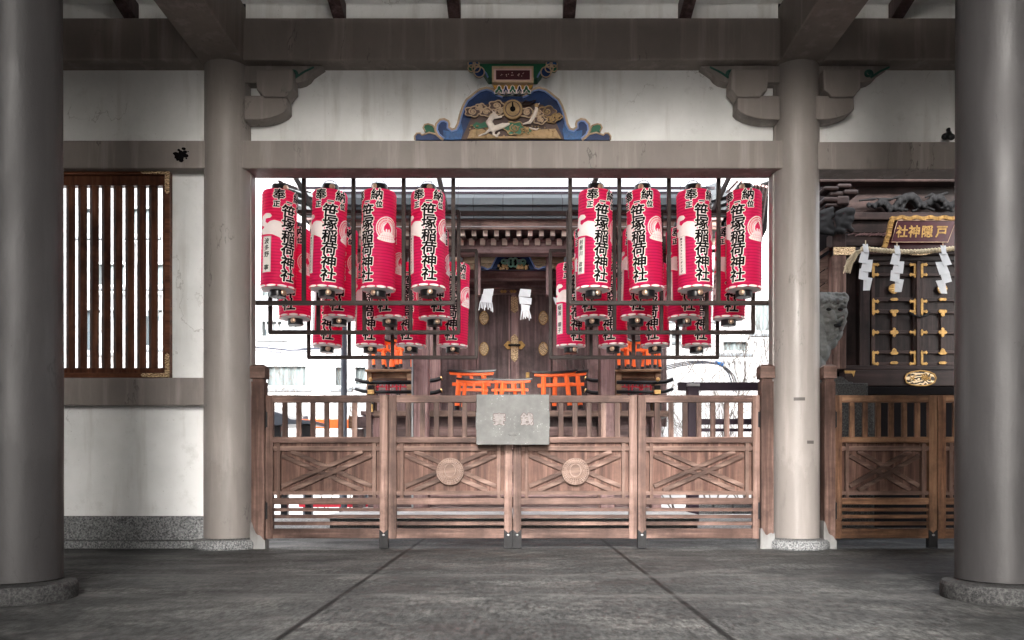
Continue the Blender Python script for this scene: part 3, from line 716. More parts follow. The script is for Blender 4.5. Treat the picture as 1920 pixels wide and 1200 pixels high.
    for f in foot:      # iron shoe carrying the meeting stile down to the floor
        xx = a if f < 0 else b-sw; xa, xb = xx-.003, xx+sw+.003; xm = (xa+xb)/2
        m = MB(); m.prism([(xa, .004), (xb, .004), (xb, gz(993)), (xm+.012, gz(997)), (xm, gz(1000)), (xm-.012, gz(997)), (xa, gz(993))], GY-.006, GY+.056)
        fo = m.build('iron_shoe', M['black_iron'], t, bevel=.002)
        m = MB(); m.ball((xm, GY-.008, gz(1003)), (.014, .006, .010), 12, 8); m.build('bolt', M['steel'], fo, smooth=True)
    if hinge:
        hx = a+.004 if hinge < 0 else b-.004
        for y0, y1 in ((770, 803), (940, 975)):
            m = MB(); m.lathe([(.009, gz(y1)), (.009, gz(y0))], (hx, GY-.008, 0), 10); m.box(hx-.022, hx+.022, GY-.005, GY+.003, gz(y1)+.01, gz(y0)-.01); m.build('hinge', M['black_iron'], t)
    if bracket: pass
    return t
t_ = NT('pale_wood'); c_ = t_.ramp(t_.noise(22, 6, (.2,1,1), .65), [(.35, (.06,.035,.027)), (.65, (.19,.125,.098))]); t_.done(c_, .65, 0, .3)
t_ = NT('pale_wood_light'); c_ = t_.ramp(t_.noise(22, 6), [(.3, (.16,.105,.085)), (.7, (.30,.225,.19))]); t_.done(c_, .65, 0, .3)
leaf(496, 727.3, 7, 'plain crossed-panel gate leaf hinged beside the left column', (1,), False, hinge=-1)
leaf(727.7, 961, 7, 'gate leaf with round carved emblem, left of the grey offering box', (1,), 844)
leaf(961.6, 1195.2, 7, 'gate leaf with round carved emblem, right of the grey offering box', (-1,), 1079)
leaf(1195.8, 1427, 7, 'plain crossed-panel gate leaf hinged at the left side of the right column', (-1,), False, hinge=1)
leaf(1563.5, 1757.6, 6, 'golden brown gate leaf in front of the dark side shrine, whole in view', (1,), False, 'golden_gate_wood_x', 'golden_gate_wood_z', hinge=-1)
leaf(1758.2, 1952, 6, 'golden brown gate leaf mostly hidden behind the right front column', (), False, 'golden_gate_wood_x', 'golden_gate_wood_z')
leaf(1952.6, 2146, 6, 'golden brown gate leaf right of the one hidden by the right front column', (), False, 'golden_gate_wood_x', 'golden_gate_wood_z')
# offering box: a sheet-metal hopper hung over the middle of the gates
ob = empty('offering_box', (gx(961.5), GY, gz(741)), 'grey metal offering box with two characters hung over the middle gates', 'offering box')
x0, x1 = 893*1.0, 1030
m = MB(); yf = GY-.19; k_ = yf/F
a, b = (x0-CX)*k_, (x1-CX)*k_; z1 = EYE+(HY-739)*k_; z0 = EYE+(HY-834)*k_
m.add([(a,yf+.03,z1),(b,yf+.03,z1),(b,yf,z0),(a,yf,z0),(a,GY+.075,z1+.012),(b,GY+.075,z1+.012),(b,GY-.006,z0+.02),(a,GY-.006,z0+.02)],
      [(0,3,2,1),(0,1,5,4),(1,2,6,5),(2,3,7,6),(3,0,4,7)]); m.build('box_body', M['zinc_sheet'], ob, bevel=.006)
m = MB()
for s in (a, b):
    s2 = 1 if s == a else -1
    m.prism([(s-.004*s2, z0+.30*(z1-z0)), (s+.024*s2, z0+.30*(z1-z0)), (s+.024*s2, z0+.64*(z1-z0)), (s-.004*s2, z0+.64*(z1-z0))], yf+.008, yf+.03)
m.build('side_tab', M['zinc_sheet'], ob, bevel=.001)
m = MB(); m.ball(((961.5-CX)*k_, yf+.017, EYE+(HY-814)*k_), (.055, .018, .026), 20, 10); m.build('pressed_dent', M['zinc_sheet'], ob, smooth=True)
for ch, px in (('賽', 936), ('銭', 988)):
    gm = glyphs(ch, .115, .0035); back = glyphs(ch, .115, .008)
    zz = EYE+(HY-786)*k_; yy = yf+.016
    moved(back, (px-CX)*k_, yy-.0035, zz); moved(gm, (px-CX)*k_, yy-.0065, zz)
    o = back.build('raised_character', M['worn_red_edge'], ob) if 'worn_red_edge' in M else None
    if o is None:
        paint('worn_red_edge', (.085,.05,.045), .6, .3, 30, 0, 0); paint('worn_zinc', (.19,.17,.168), .7, .3, 40, 0, 0)
        o = back.build('raised_character', M['worn_red_edge'], ob)
    gm.build('character_face', M['worn_zinc'], o)

# ================================================================ LANTERNS
LR, LH = .170, .480
def wrap(m, ang0, h):
    """bend flat x,z work round the lantern; h lifts it off the paper"""
    me = bpy.data.meshes.new('w'); me.from_pydata(m.v, [], m.f); bm = bmesh.new(); bm.from_mesh(me)
    xs = [v.co.x for v in bm.verts]; lo, hi = min(xs), max(xs); s = .02; x = math.floor(lo/s)*s+s
    while x < hi:
        bmesh.ops.bisect_plane(bm, geom=bm.verts[:]+bm.edges[:]+bm.faces[:], plane_co=(x,0,0), plane_no=(1,0,0), dist=1e-6); x += s
    out = MB(); 
    for v in bm.verts:
        a = v.co.x/LR+ang0; rr = LR+h-v.co.y; out.v.append(Vector((rr*math.sin(a), -rr*math.cos(a), v.co.z)))
    bm.verts.index_update()
    for f in bm.faces: out.f.append([v.index for v in f.verts]); out.m.append(0)
    bm.free(); bpy.data.meshes.remove(me); return out
def flatellipse(cx, cz, rx, rz, a0=0, a1=360, r0=0.0, n=28, y=0):
    m = MB(); 
    if r0 == 0 and a1-a0 >= 360: m.add([(cx+rx*math.cos(2*PI*i/n), y, cz+rz*math.sin(2*PI*i/n)) for i in range(n)], [tuple(range(n))]); return m
    vs = []; 
    for i in range(n+1):
        a = R(a0+(a1-a0)*i/n); vs += [(cx+rx*math.cos(a), y, cz+rz*math.sin(a)), (cx+rx*r0*math.cos(a), y, cz+rz*r0*math.sin(a))]
    m.add(vs, [(2*i, 2*i+2, 2*i+3, 2*i+1) for i in range(n)]); return m
def poly_(pts, y=0): m = MB(); m.add([(a, y, b) for a, b in pts], [tuple(range(len(pts)))]); return m
def make_lantern():
    root = empty('paper_lantern', (0, 0, 0), 'x', 'lantern', 'red paper lanterns hung in two stepped racks')
    prof = [(.09, -LH-.004), (.125, -LH-.002), (.155, -LH+.006)]
    nr = 27
    for k in range(nr*2+1):
        z = -LH+.02+(2*LH-.04)*k/(nr*2); prof.append((LR-.0055*(k % 2 == 0), z))
    prof += [(.157, LH-.006), (.13, LH), (.085, LH+.004)]
    m = MB(); m.lathe(prof, (0,0,0), 40, False); sh = m.build('paper_shade', M['red_paper'], root, smooth=True)
    # black wooden rims with a round peg
    for s in (1, -1):
        m = MB(); zb = LH-.002 if s > 0 else -LH-.072
        m.lathe([(.078, zb), (.080, zb+.008), (.080, zb+.066), (.078, zb+.074)], (0,0,0), 28, True)
        o = m.build('rim', M['black_lacquer'], root); sharp(o)
        m = MB(); m.lathe([(.0, 0), (.027, 0), (.029, .006), (.026, .014), (.006, .018)], (0,0,0), 18, True, Matrix.Translation((.012, -.078, zb+.037)) @ Matrix.Rotation(R(90), 4, 'X'))
        m.build('peg', M['copper_disc'], o, smooth=True)
    m = MB(); m.tube([(.07*math.cos(PI*i/12), 0, LH+.05+.075*math.sin(PI*i/12)) for i in range(13)], .0028, 5); m.tube([(0,0,LH+.12),(.003,0,LH+.16),(0,0,LH+1.05)], .0018, 4)
    m.build('wire_handle', M['black_iron'], root); m = MB(); m.tube([(0,0,-LH-.074),(.006,0,-LH-.09),(0,0,-LH-.105),(-.006,0,-LH-.095),(0,0,-LH-.08)], .0022, 4); m.build('hook', M['black_iron'], root)
    # petals of pale paper round the bottom edge
    m = MB()
    for k in range(10):
        e = flatellipse(0, -LH+.010, .050, .011, 0, 360, 0, 16); e = wrap(e, 2*PI*k/10+.3, .0012+.0003*(k % 2)); m.add(e.v, e.f)
    bt = MB(); bt.lathe([(.081, -LH-.009), (.125, -LH-.0065), (.158, -LH+.001)], (0,0,0), 40, False); m.add(bt.v, bt.f)
    m.build('petal_edge', M['white_print'], root)
    mid = root
    # emblem: wreath of rice ears round a flame on the wearer's left side
    a0 = R(72); zc = .09
    def W(mm, h): return wrap(mm, a0, h)
    e = W(flatellipse(0, zc, .118, .118), .0012).build('emblem', M['white_print'], sh, smooth=False)
    m = MB()
    for rr in (.108, .088, .064): merge(m, W(flatellipse(0, zc, rr, rr, -42, 222, .945, 30), .0022))
    for k in range(14):
        for s in (1, -1):
            aa = R(90-s*(8+k*9.2)); cx, cz = .098*math.cos(aa), zc+.098*math.sin(aa); bb = aa-s*R(60)
            l = .011; w = .0035; merge(m, W(poly_([(cx-l*math.cos(bb), cz-l*math.sin(bb)), (cx+w*math.sin(bb), cz-w*math.cos(bb)), (cx+l*math.cos(bb), cz+l*math.sin(bb)), (cx-w*math.sin(bb), cz+w*math.cos(bb))]), .0024))
            cx, cz = .076*math.cos(aa), zc+.076*math.sin(aa); merge(m, W(poly_([(cx-l*math.cos(bb), cz-l*math.sin(bb)), (cx+w*math.sin(bb), cz-w*math.cos(bb)), (cx+l*math.cos(bb), cz+l*math.sin(bb)), (cx-w*math.sin(bb), cz+w*math.cos(bb))]), .0024))
    merge(m, W(poly_([(0, zc+.064), (.02, zc+.045), (.038, zc+.015), (.040, zc-.012), (.028, zc-.034), (0, zc-.042), (-.028, zc-.034), (-.040, zc-.012), (-.038, zc+.015), (-.02, zc+.045)]), .0026))
    m.build('emblem_lines', M['red_print'], e)
    m = MB()
    for s in (1, -1): merge(m, W(flatellipse(s*.014, zc-.022, .010, .020), .0034))
    merge(m, W(flatellipse(0, zc-.085, .085, .055, 20, 160, .0, 20), .0032)); merge(m, W(flatellipse(0, zc-.098, .105, .028, 0, 360), .003))
    m.build('emblem_sheaf', M['white_print'], e)
    m = MB()
    for k in range(7): x = -.07+.14*k/6; merge(m, W(poly_([(x*.7-.001, zc-.05), (x*.7+.001, zc-.05), (x+.001, zc-.118), (x-.001, zc-.118)]), .0042))
    for zz in (-.07, -.092): merge(m, W(poly_([(-.08, zc+zz), (.08, zc+zz), (.08, zc+zz-.002), (-.08, zc+zz-.002)]), .0043))
    m.build('sheaf_lines', M['pink_print'], e)
    # cloud of pale print on the other side
    a0 = R(-62); m = MB()
    merge(m, W(poly_([(-.12,.17),(-.10,.21),(-.05,.232),(0,.225),(.02,.20),(.0,.182),(-.05,.178),(-.055,.15),(-.03,.13),(0,.15),(.04,.16),(.10,.15),(.13,.12),(.13,-.02),(.03,.02),(-.10,.03),(-.125,.08),(-.075,.09),(-.07,.105),(-.115,.12)]), .0011))
    m.build('cloud_print', M['white_print'], sh)
    # dedication and the shrine's name down the front
    black = MB(); white = MB()
    def put(ch, a, z, size, sx, bb, bw, hz=0):
        g1 = glyphs(ch, size, bb, sx, 7, 0, .00006, .06); g2 = glyphs(ch, size, bw, sx, 12, 0, .00005, .06)
        for gg, tgt, h in ((g1, black, .0042), (g2, white, .0026)):
            moved(gg, 0, 0, z); w = wrap(gg, a, h); tgt.add(w.v, w.f)
    for ch, z in zip('笹塚稲荷神社', (.258, .134, .012, -.112, -.236, -.362)): put(ch, 0, z, .134, 1.12, .0042, .0125)
    put('奉', R(-34), .412, .112, 1.05, .003, .0105); put('納', R(34), .412, .112, 1.05, .003, .0105)
    put('正', R(-42), .318, .064, 1.0, .003, .010); put('位', R(42), .318, .064, 1.0, .003, .010); put('一', 0, .345, .06, 1.0, .003, .010)
    wo = white.build('lettering_outline', M['white_print'], sh); black.build('lettering', M['ink'], sh)
    return root, sh
names = ['波多野　寧', '利根川　政明', '㈲カネハラトレーディング', '稲海　順子']
def name_strip(sh, ni):
    a0 = R(-72); txt = names[ni]; top, bot = .005, -.345
    if ni == 2: top = .03
    m = wrap(poly_([(-.047, top), (.047, top), (.047, bot), (-.047, bot)]), a0, .0052); st = m.build('name_strip', M['white_strip'], sh)
    b = MB()
    for (p, q_, r, s) in ((-.043, .043, top-.004, top-.0055), (-.043, .043, bot+.0055, bot+.004), (-.043, -.0415, top-.004, bot+.004), (.0415, .043, top-.004, bot+.004)):
        w = wrap(poly_([(p, r), (q_, r), (q_, s), (p, s)]), a0, .0058); b.add(w.v, w.f)
    b.build('strip_line', M['ink'], st)
    n = len(txt); pit = (top-bot-.03)/n; sz = min(.062, pit*.92); k = MB()
    for i, ch in enumerate(txt):
        g1 = glyphs(ch, sz, .0012, .95, 5, 0, .00004, .08)
        if not g1.v: continue
        moved(g1, 0, 0, top-.015-pit*(i+.5)); w = wrap(g1, a0, .0062); k.add(w.v, w.f)
    k.build('name_characters', M['ink'], st)
protos = []
base_root, base_shade = make_lantern()
index_kids()
for ni in range(4):
    if ni < 3: r = copy_tree(base_root)
    else: r = base_root
    sh = [c for c in bpy.data.objects if c.parent == r and c.name.startswith('paper_shade')][0]
    name_strip(sh, ni); protos.append(r)
index_kids()
used = [False]*4
rows = [(7.9, 545, [(523,32,0),(616,3,2),(710,-42,0),(803,2,2)], [(1115,24,1),(1209,-22,3),(1302,26,2),(1395,-22,0)], 'front'),
        (8.6, 599, [(553,-24,1),(639,-10,2),(728,-20,0),(813,12,3)], [(1108,-12,1),(1195,3,2),(1280,18,3),(1369,10,1)], 'middle'),
        (9.35, 651, [(616,0,2),(695,-5,0),(774,-22,1),(852,-10,3)], [(1070,24,3),(1148,-17,0),(1226,-10,1),(1306,18,2)], 'rear')]
ordn = ['leftmost', 'second from the left', 'third from the left', 'rightmost']
rng = random.Random(5)
for Y, pb0, L1, L2, rn in rows:
    for side, LL in (('left', L1), ('right', L2)):
        for i, (px, yaw, ni) in enumerate(LL):
            x = X(px, Y); zc = Z(pb0, Y)+LH+.004; bear = math.atan2(x, Y)
            r = protos[ni] if not used[ni] else copy_tree(protos[ni]); used[ni] = True
            r.location = (x, Y, zc); r.rotation_euler = (R(rng.uniform(-1.8, 1.8)), R(rng.uniform(-2.2, 2.2)), R(yaw)-bear)
            r['label'] = 'red paper lantern, %s in the %s row of the %s rack' % (ordn[i], rn, side)
# fix: strip lanterns hang from the racks
def rack(Y, x0, x1, ztop, zb, verts, label, outer_px, side):
    t = empty('lantern_rack', ((X(x0, Y)+X(x1, Y))/2, Y, zb), label, 'lantern rack', 'brown square-tube racks holding the lanterns')
    w = .034; yy = Y-.17
    def bx(a, b, c, d): m = MB(); m.box(a, b, yy-w/2-.006, yy+w/2, c, d); return m
    bx(X(x0, yy), X(x1, yy), Z(zb_px(zb), yy) if False else zb-w, zb+w*.2).build('bottom_bar', M['rack_wood'], t, bevel=.003)
    for px, zlo, zhi in verts:
        xx = X(px, yy); m = MB(); m.box(xx-w/2-.002, xx+w/2+.002, yy-w/2-.003, yy+w/2-.003, zlo, zhi); m.build('upright', M['rack_wood'], t, bevel=.003)
    m = MB(); m.box(X(x0, yy), X(x1, yy), Y-.015, Y+.015, ztop, ztop+.03); m.build('hanging_rail', M['rack_wood'], t)
    if verts[0][2] < 3.8: m = MB(); m.box(X(x0, yy), X(x1, yy), yy-w/2-.004, yy+w/2, verts[0][2]-.02, verts[0][2]+.016); m.build('top_bar', M['rack_wood'], t, bevel=.003)
    return t
def zb_px(z): return z
for (Y, pyb, ys) in ((7.9, 568, 0), (8.6, 623, 1), (9.35, 670, 2)):
    yy = Y-.17; zb = Z(pyb, yy)+.012; zt = [3.74, 3.72, 3.66][ys]+.0
    sets = [((480, 853, [570, 663, 757, 850], 'left'), (1067, 1444, [1069, 1161, 1254, 1347], 'right')),
            ((505, 862, [507, 597, 683, 770, 860], 'left'), (1063, 1414, [1065, 1152, 1240, 1325, 1412], 'right')),
            ((577, 895, [579, 655, 736, 815, 893], 'left'), (1030, 1347, [1032, 1108, 1188, 1270, 1345], 'right'))][ys]
    for x0, x1, vs, side in sets:
        vv = []
        for v in vs:
            inner = (side == 'left' and v == vs[-1]) or (side == 'right' and v == vs[0])
            outerm = (side == 'left' and v == vs[0]) or (side == 'right' and v == vs[-1])
            top = [zt+.1, Z(397, yy), Z(470, yy)][ys]
            vv.append((v, zb-.02, top))
        rack(Y, x0, x1, [3.73, 3.45, 3.17][ys] if False else Z(pyb, Y)*0+(Z([545, 599, 651][ys], Y)+2*LH+1.02), zb, vv, '%s brown lantern rack on the %s side of the opening' % (['front', 'middle', 'rear'][ys], side), None, side)
# top rails that tie the racks to the hall
t = empty('rack_brace', (0, 8.6, 3.9), 'brown slanting braces and long rails above the lantern racks', 'brace')
for pts in (((552,330,9.3),(598,410,9.3)), ((822,328,9.3),(838,400,9.3)), ((1120,328,9.3),(1108,360,9.3)), ((1368,330,9.3),(1335,400,9.3))):
    m = MB(); a, b = P(*pts[0]), P(*pts[1]); a = a+(a-b)*.35; m.tube([a, b], .028, 4); m.build('brace_bar', M['rack_wood'], t)
m = MB(); m.pb(560, 395, 1380, 403, 9.45, .04); m.build('long_rail', M['rack_wood'], t)
m = MB(); m.tube([P(560, 425, 9.5), P(1380, 425, 9.5)], .006, 6); m.build('tension_rod', M['steel'], t)

# ================================================================ MAIN SHRINE
ms = empty('main_shrine', (0, 13, 0), 'dark wooden main shrine with panelled doors and pale rafter ends behind the lanterns', 'shrine')
def S(name, px0, py0, px1, py1, Y, d, mat, bev=.006, par=None, off=0):
    m = MB(); m.pb(px0, py0, px1, py1, Y, d); return m.build(name, M[mat], par or ms, bevel=bev)
# granite podium
m = MB(); m.box(X(618, 9.45), X(1308, 9.45), 9.45, 10.6, .0, .17); m.build('podium', M['dark_granite'], ms, bevel=.006)
m = MB(); m.box(X(612, 9.45), X(1314, 9.45), 9.41, 10.7, .17, .215); m.box(X(612, 9.45), X(1314, 9.45), 10.7, 17, .0, .21); m.build('podium_top', M['pale_paving'], ms, bevel=.006)
# veranda
VY = 11.2
S('veranda_edge', 700, 770, 892, 781, VY, .1, 'pale_wood', .006); S('veranda_edge', 1028, 770, 1255, 781, VY, .1, 'pale_wood', .006); S('veranda_edge', 892, 770, 1028, 781, VY, .1, 'pale_wood', .004)
vz = Z(770, VY)
m = MB(); m.box(X(676, VY), X(1262, VY), VY+.02, 14.2, vz-.06, vz-.004); m.build('veranda_floor', M['dark_wood_x'], ms)
S('veranda_skirt', 690, 781, 1240, 960, VY+.5, .08, 'dark_wood_x', 0)
for k, (y0, y1) in enumerate(((800, 818), (820, 842), (862, 884), (905, 932))):
    S('stair_tread', 800, y0, 1120, y1, VY+.45-.1*k, .1, 'shrine_wood_x', .006)
S('veranda_post', 700, 782, 718, 962, VY+.06, .16, 'shrine_wood_z'); S('veranda_post', 1222, 782, 1240, 962, VY+.06, .16, 'shrine_wood_z')
# main posts
for a, b in ((775, 803), (1126, 1153)):
    S('post', a, 470, b, 962, 11.0, .22, 'shrine_wood_z', .012)
for a, b in ((806, 826), (1103, 1121)): S('inner_post', a, 500, b, 790, 12.6, .2, 'shrine_wood_z', .01)
S('downpipe', 771.4, 560, 774.6, 962, 11.0, .03, 'window_frame', 0); 
S('edge_trim', 1122, 560, 1125, 962, 11.0, .03, 'gate_wood_z', 0)
# wall of panels either side of the doors
DY = 13.6
S('inner_wall', 690, 500, 1250, 800, DY+.2, .06, 'dark_wood_z', 0); S('wall_panel', 700, 470, 868, 800, DY+.1, .08, 'dark_wood_z', 0); S('wall_panel', 1060, 470, 1240, 800, DY+.1, .08, 'dark_wood_z', 0)
for a, b in ((866, 893), (1036, 1062)): S('door_panel', a, 552, b, 800, DY, .08, 'shrine_wood_z', .008)
for a, b in ((895, 958.5), (971, 1033)):
    d = S('door', a, 552, b, 800, DY-.02, .06, 'dark_wood_z', .01)
    m = MB(); 
    for c in ((a+31)-30, (a+31)+29): m.pb(c-1.5, 554, c+1.5, 800, DY-.032, .02)
    m.build('door_moulding', M['shrine_wood_z'], d)
S('astragal', 959, 552, 971, 800, DY-.06, .07, 'shrine_wood_z', .008)
def lens(m, px, py, rx, rz, Y, d):
    pts = []
    for i in range(24):
        a = 2*PI*i/24; pts.append((px+rx*math.sin(a)*abs(math.sin(a))**.25, py+rz*math.cos(a)))
    m.pp(pts, Y, d)
for px in (907.5, 1018.5):
    for py in (596, 654):
        m = MB(); lens(m, px, py, 8.5, 13, DY-.05, .03); o = m.build('door_fitting', M['engraved_brass'], ms, bevel=.004)
        m = MB(); m.tube([P(px+8.2*math.sin(2*PI*i/24)*abs(math.sin(2*PI*i/24))**.25, py+12.6*math.cos(2*PI*i/24), DY-.052) for i in range(24)], .007, 5, True); m.build('fitting_rim', M['gold_leaf'], o)
# lock plate in the middle
m = MB(); m.pp([(964.8,626),(971.5,632),(971.5,672),(964.8,679),(958,672),(958,632)], DY-.085, .03); o = m.build('lock_plate', M['engraved_brass'], ms, bevel=.004)
m = MB()
for s in (1, -1): m.pp([(964.8+s*7.5,640),(964.8+s*13,639),(964.8+s*20.5,647),(964.8+s*13,655),(964.8+s*7.5,654)], DY-.08, .03)
m.build('lock_wing', M['gold_leaf'], o, bevel=.004)
m = MB(); m.tube([P(953, 647, DY-.12), P(976, 647, DY-.12)], .018, 8); m.build('lock_bolt', M['black_iron'], o)
m = MB(); m.pp([(958,556),(971.5,556),(971.5,582),(964.8,587),(958,582)], DY-.085, .03); m.build('lock_plate', M['engraved_brass'], ms, bevel=.004)
m = MB(); m.pb(986, 698, 993, 708, DY-.05, .03); m.build('key_plate', M['gold_leaf'], ms, bevel=.004)
# lintels
S('lintel', 893, 541, 1036, 551, DY-.08, .15, 'shrine_wood_x'); S('lintel', 880, 523, 1048, 540, DY-.14, .2, 'shrine_wood_x', .01); S('lintel', 780, 505.5, 1145, 522, 12.9, .2, 'shrine_wood_x', .01)
S('beam', 770, 447, 1156, 475, 11.9, .22, 'shrine_wood_x', .02); S('eave_boarding', 590, 441, 1344, 449, 12.4, .1, 'shrine_wood_x', 0)
for a, b in ((893, 901), (1024, 1033)): S('short_post', a, 472, b, 553, 12.2, .12, 'shrine_wood_z')
for px in (944, 962, 980): 
    m = MB(); m.pp([(px-7,546),(px-3,543),(px,545),(px+3,543),(px+7,546),(px+3,549.5),(px,548),(px-3,549.5)], DY-.1, .03); m.build('gold_ornament', M['gold_leaf'], ms, bevel=.003)
# arched blue carving over the doors
KY2 = 12.3
bl = MB(); pts = [(894,505),(899,499),(906,501),(914,505),(921,502),(928,488),(934,477),(942,471.5),(952,474),(962,476)]
pts2 = pts+[(2*962-a, b) for a, b in pts[::-1]]
bl.pp(pts2, KY2, .08); bo = bl.build('blue_arch', M['blue_enamel'], ms, bevel=.004)
m = MB(); m.tube([P(a, b, KY2-.008) for a, b in pts2], .011, 6); m.build('arch_edge', M['pale_blue'], bo)
m = MB(); m.pp([(930,505),(936,492),(948,484),(962,482),(976,484),(988,492),(994,505)], KY2-.02, .02); m.build('arch_field', M['dark_void'], bo)
m = MB(); rng = random.Random(8)
for s in (1, -1):
    for cx, r in ((944, 5), (951, 4)): m.tube([P(962+s*(962-cx)+r*math.cos(a*.6)*(.3+a/14), 491+r*math.sin(a*.6)*(.3+a/14), KY2-.03) for a in range(14)], .014, 5)
    m.tube([P(962+s*4+5*math.cos(.5*a), 492+8*math.sin(.5*a), KY2-.035-.003*s) for a in range(13)], .014, 5)
m.build('green_scroll', M['green_pale'] if 'green_pale' in M else paint('green_pale', (.12,.26,.2), .5, .2, 10, 0, 0), bo)
m = MB()
for s in (1, -1): m.pp([(962+s*6,487),(962+s*16,485),(962+s*14,493),(962+s*9,497)], KY2-.035, .015)
m.build('purple_leaf', M['purple_paint'], bo)
m = MB()
for k in range(26):
    s = rng.choice((1, -1)); m.ball(P(962+s*rng.uniform(8, 29), rng.uniform(497, 504), KY2-.03), rng.uniform(.01, .03), 6, 5)
m.build('carved_foliage', M['carved_tan'], bo)
pl = MB(); pl.pb(946.5, 459, 979.5, 470.5, KY2-.2, .05); po = pl.build('plaque', M['plaque_pink'], ms, bevel=.006)
m = MB(); m.pb(949, 461, 977, 468.5, KY2-.206, .02); m.build('plaque_field', M['maroon'], po)
m = MB()
for px in (958.5, 963, 967.5): a = P(px, 464.7, KY2-.207); m.disc(a.x, a.z, a.y, .011, .006, 6)
m.build('plaque_marks', M['white_print'], po)
m = MB()
for k in range(5):
    px = 951+k*5.6; m.pp([(px-3,470.6),(px+3,470.6),(px+2,474),(px,476),(px-2,474)], KY2-.19, .02)
m.build('plaque_lappets', M['carved_tan'], po)
# green pole and straw rope under the beam
m = MB(); m.tube([P(770, 488, 12.7), P(1155, 488, 12.7)], .05, 10); m.build('pale_pole', M['rope_straw'], ms, smooth=True)
def rope(pts, r, Yoff=0, n=9, twist=14):
    m = MB(); L = len(pts)
    for s in range(3):
        q_ = []
        N = (L-1)*n
        for i in range(N+1):
            t = i/n; k = min(int(t), L-2); f = t-k; p = Vector(pts[k]).lerp(Vector(pts[k+1]), f); a = 2*PI*s/3+i/N*twist*2*PI/1
            q_.append(p+Vector((0, math.cos(a)*r*.55, math.sin(a)*r*.55)))
        m.tube(q_, r*.62, 6)
    return m
rope([P(x_, 497+3*math.sin((x_-780)/190*PI)**2, 12.5) for x_ in range(780, 1150, 24)], .045, 0, 8, 26).build('straw_rope', M['rope_straw'], ms)
# rafter ends in two rows
for k in range(36):
    px = 588+21.1*k
    if px > 1345: break
    m = MB(); m.pb(px+1, 430.5, px+9.5, 442, 11.6, .03); o = m.build('rafter_end', M['rafter_end_wood'], ms, bevel=.004); m = MB(); m.pb(px+1.4, 430.8, px+9.1, 441.2, 11.632, .45); m.build('rafter', M['dark_wood_x'], o)
for k in range(37):
    px = 591+20.6*k
    if px > 1340: break
    m = MB(); m.pb(px, 446.5, px+9.8, 459, 11.85, .045); m.build('rafter_end', M['rafter_end_wood'], ms, bevel=.006)
S('eave_board', 580, 412.5, 1352, 430, 11.5, .06, 'gate_wood_x', .004); S('eave_board', 575, 408, 1356, 412.5, 11.46, .1, 'shrine_wood_x', .004)
S('eave_shadow_board', 580, 430, 1352, 447, 12.15, .05, 'shrine_wood_x', 0)
m = MB(); m.box(X(580, 11.6), X(1352, 11.6), 11.62, 14.5, Z(430, 11.6), Z(430, 11.6)+.03); m.build('soffit', M['dark_wood_x'], ms)
S('frieze', 600, 459, 1335, 500, 12.75, .1, 'dark_wood_x', 0)
for px in range(610, 1330, 60):
    if 880 < px < 1040: continue
    m = MB(); a = P(px, 486, 12.6); m.box(a.x-.16, a.x+.16, a.y, a.y+.14, a.z, a.z+.11); m.box(a.x-.09, a.x+.09, a.y+.02, a.y+.14, a.z-.1, a.z); m.build('bracket_block', M['shrine_wood_x'], ms, bevel=.02)
# copper eave in stepped courses, turning up to points at both ends
def eave_z(px): 
    d = max(0, abs(px-970)-300)/150; return d*d
xs_ = [519+ (1441-519)*i/60 for i in range(61)]
for j, (t0, t1, yy) in enumerate(((396, 409, 11.40), (383.5, 396, 11.32), (371, 383.5, 11.24))):
    m = MB(); vs = []; 
    for px in xs_:
        u = eave_z(px); top = t0-28*u*.9; bt = t1-44*u
        if bt-top < 1.2: bt = top+1.2
        sh_ = (j-2)*0; zt_ = Z(top, yy); zb_ = Z(max(bt, top+1.2), yy); x = X(px, yy)
        vs += [(x, yy, zb_), (x, yy, zt_), (x, yy+.5, zt_), (x, yy+.5, zb_)]
    n = len(xs_); fs = []
    for i in range(n-1):
        for k in range(4): fs.append((i*4+k, i*4+(k+1) % 4, (i+1)*4+(k+1) % 4, (i+1)*4+k))
    fs += [(0,1,2,3), ((n-1)*4+3, (n-1)*4+2, (n-1)*4+1, (n-1)*4)]
    m.add(vs, fs); m.build('eave_course', M['copper_roof'], ms)
# roof above, running back
m = MB(); zf = Z(370, 11.24); m.add([(X(560,11.3), 11.3, zf-.01),(X(1400,11.3), 11.3, zf-.01),(X(1400,11.3)-.6,15.5,zf+2.4),(X(560,11.3)+.6,15.5,zf+2.4)], [(0,1,2,3)]); m.build('roof', M['copper_roof'], ms)
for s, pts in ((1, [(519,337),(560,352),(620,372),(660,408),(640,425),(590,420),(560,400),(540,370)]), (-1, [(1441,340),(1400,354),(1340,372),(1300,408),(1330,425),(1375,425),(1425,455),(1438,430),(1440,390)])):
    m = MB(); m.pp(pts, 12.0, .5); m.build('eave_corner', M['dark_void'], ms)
m = MB()
for k in range(9): m.tube([P(1385+k*6.5, 338+k*1.5, 11.0), P(1352+k*9.5, 372+k*6, 12.0)], .022, 4)
m.build('corner_rafter', M['shrine_wood_x'], ms)
# curved black wall rails with brass ends near the doors
for px, s in ((804, 1), (1121, -1)):
    for py in (713, 736):
        m = MB(); m.tube([P(px, py+1, 12.0), P(px+s*12, py, 12.0), P(px+s*24, py-4, 12.0)], .03, 8); o = m.build('railing', M['black_lacquer'], ms, smooth=True)
        m = MB(); m.tube([P(px+s*23, py-3.6, 12.0), P(px+s*25, py-4.4, 12.0)], .033, 8); m.build('brass_end', M['brass'], o)
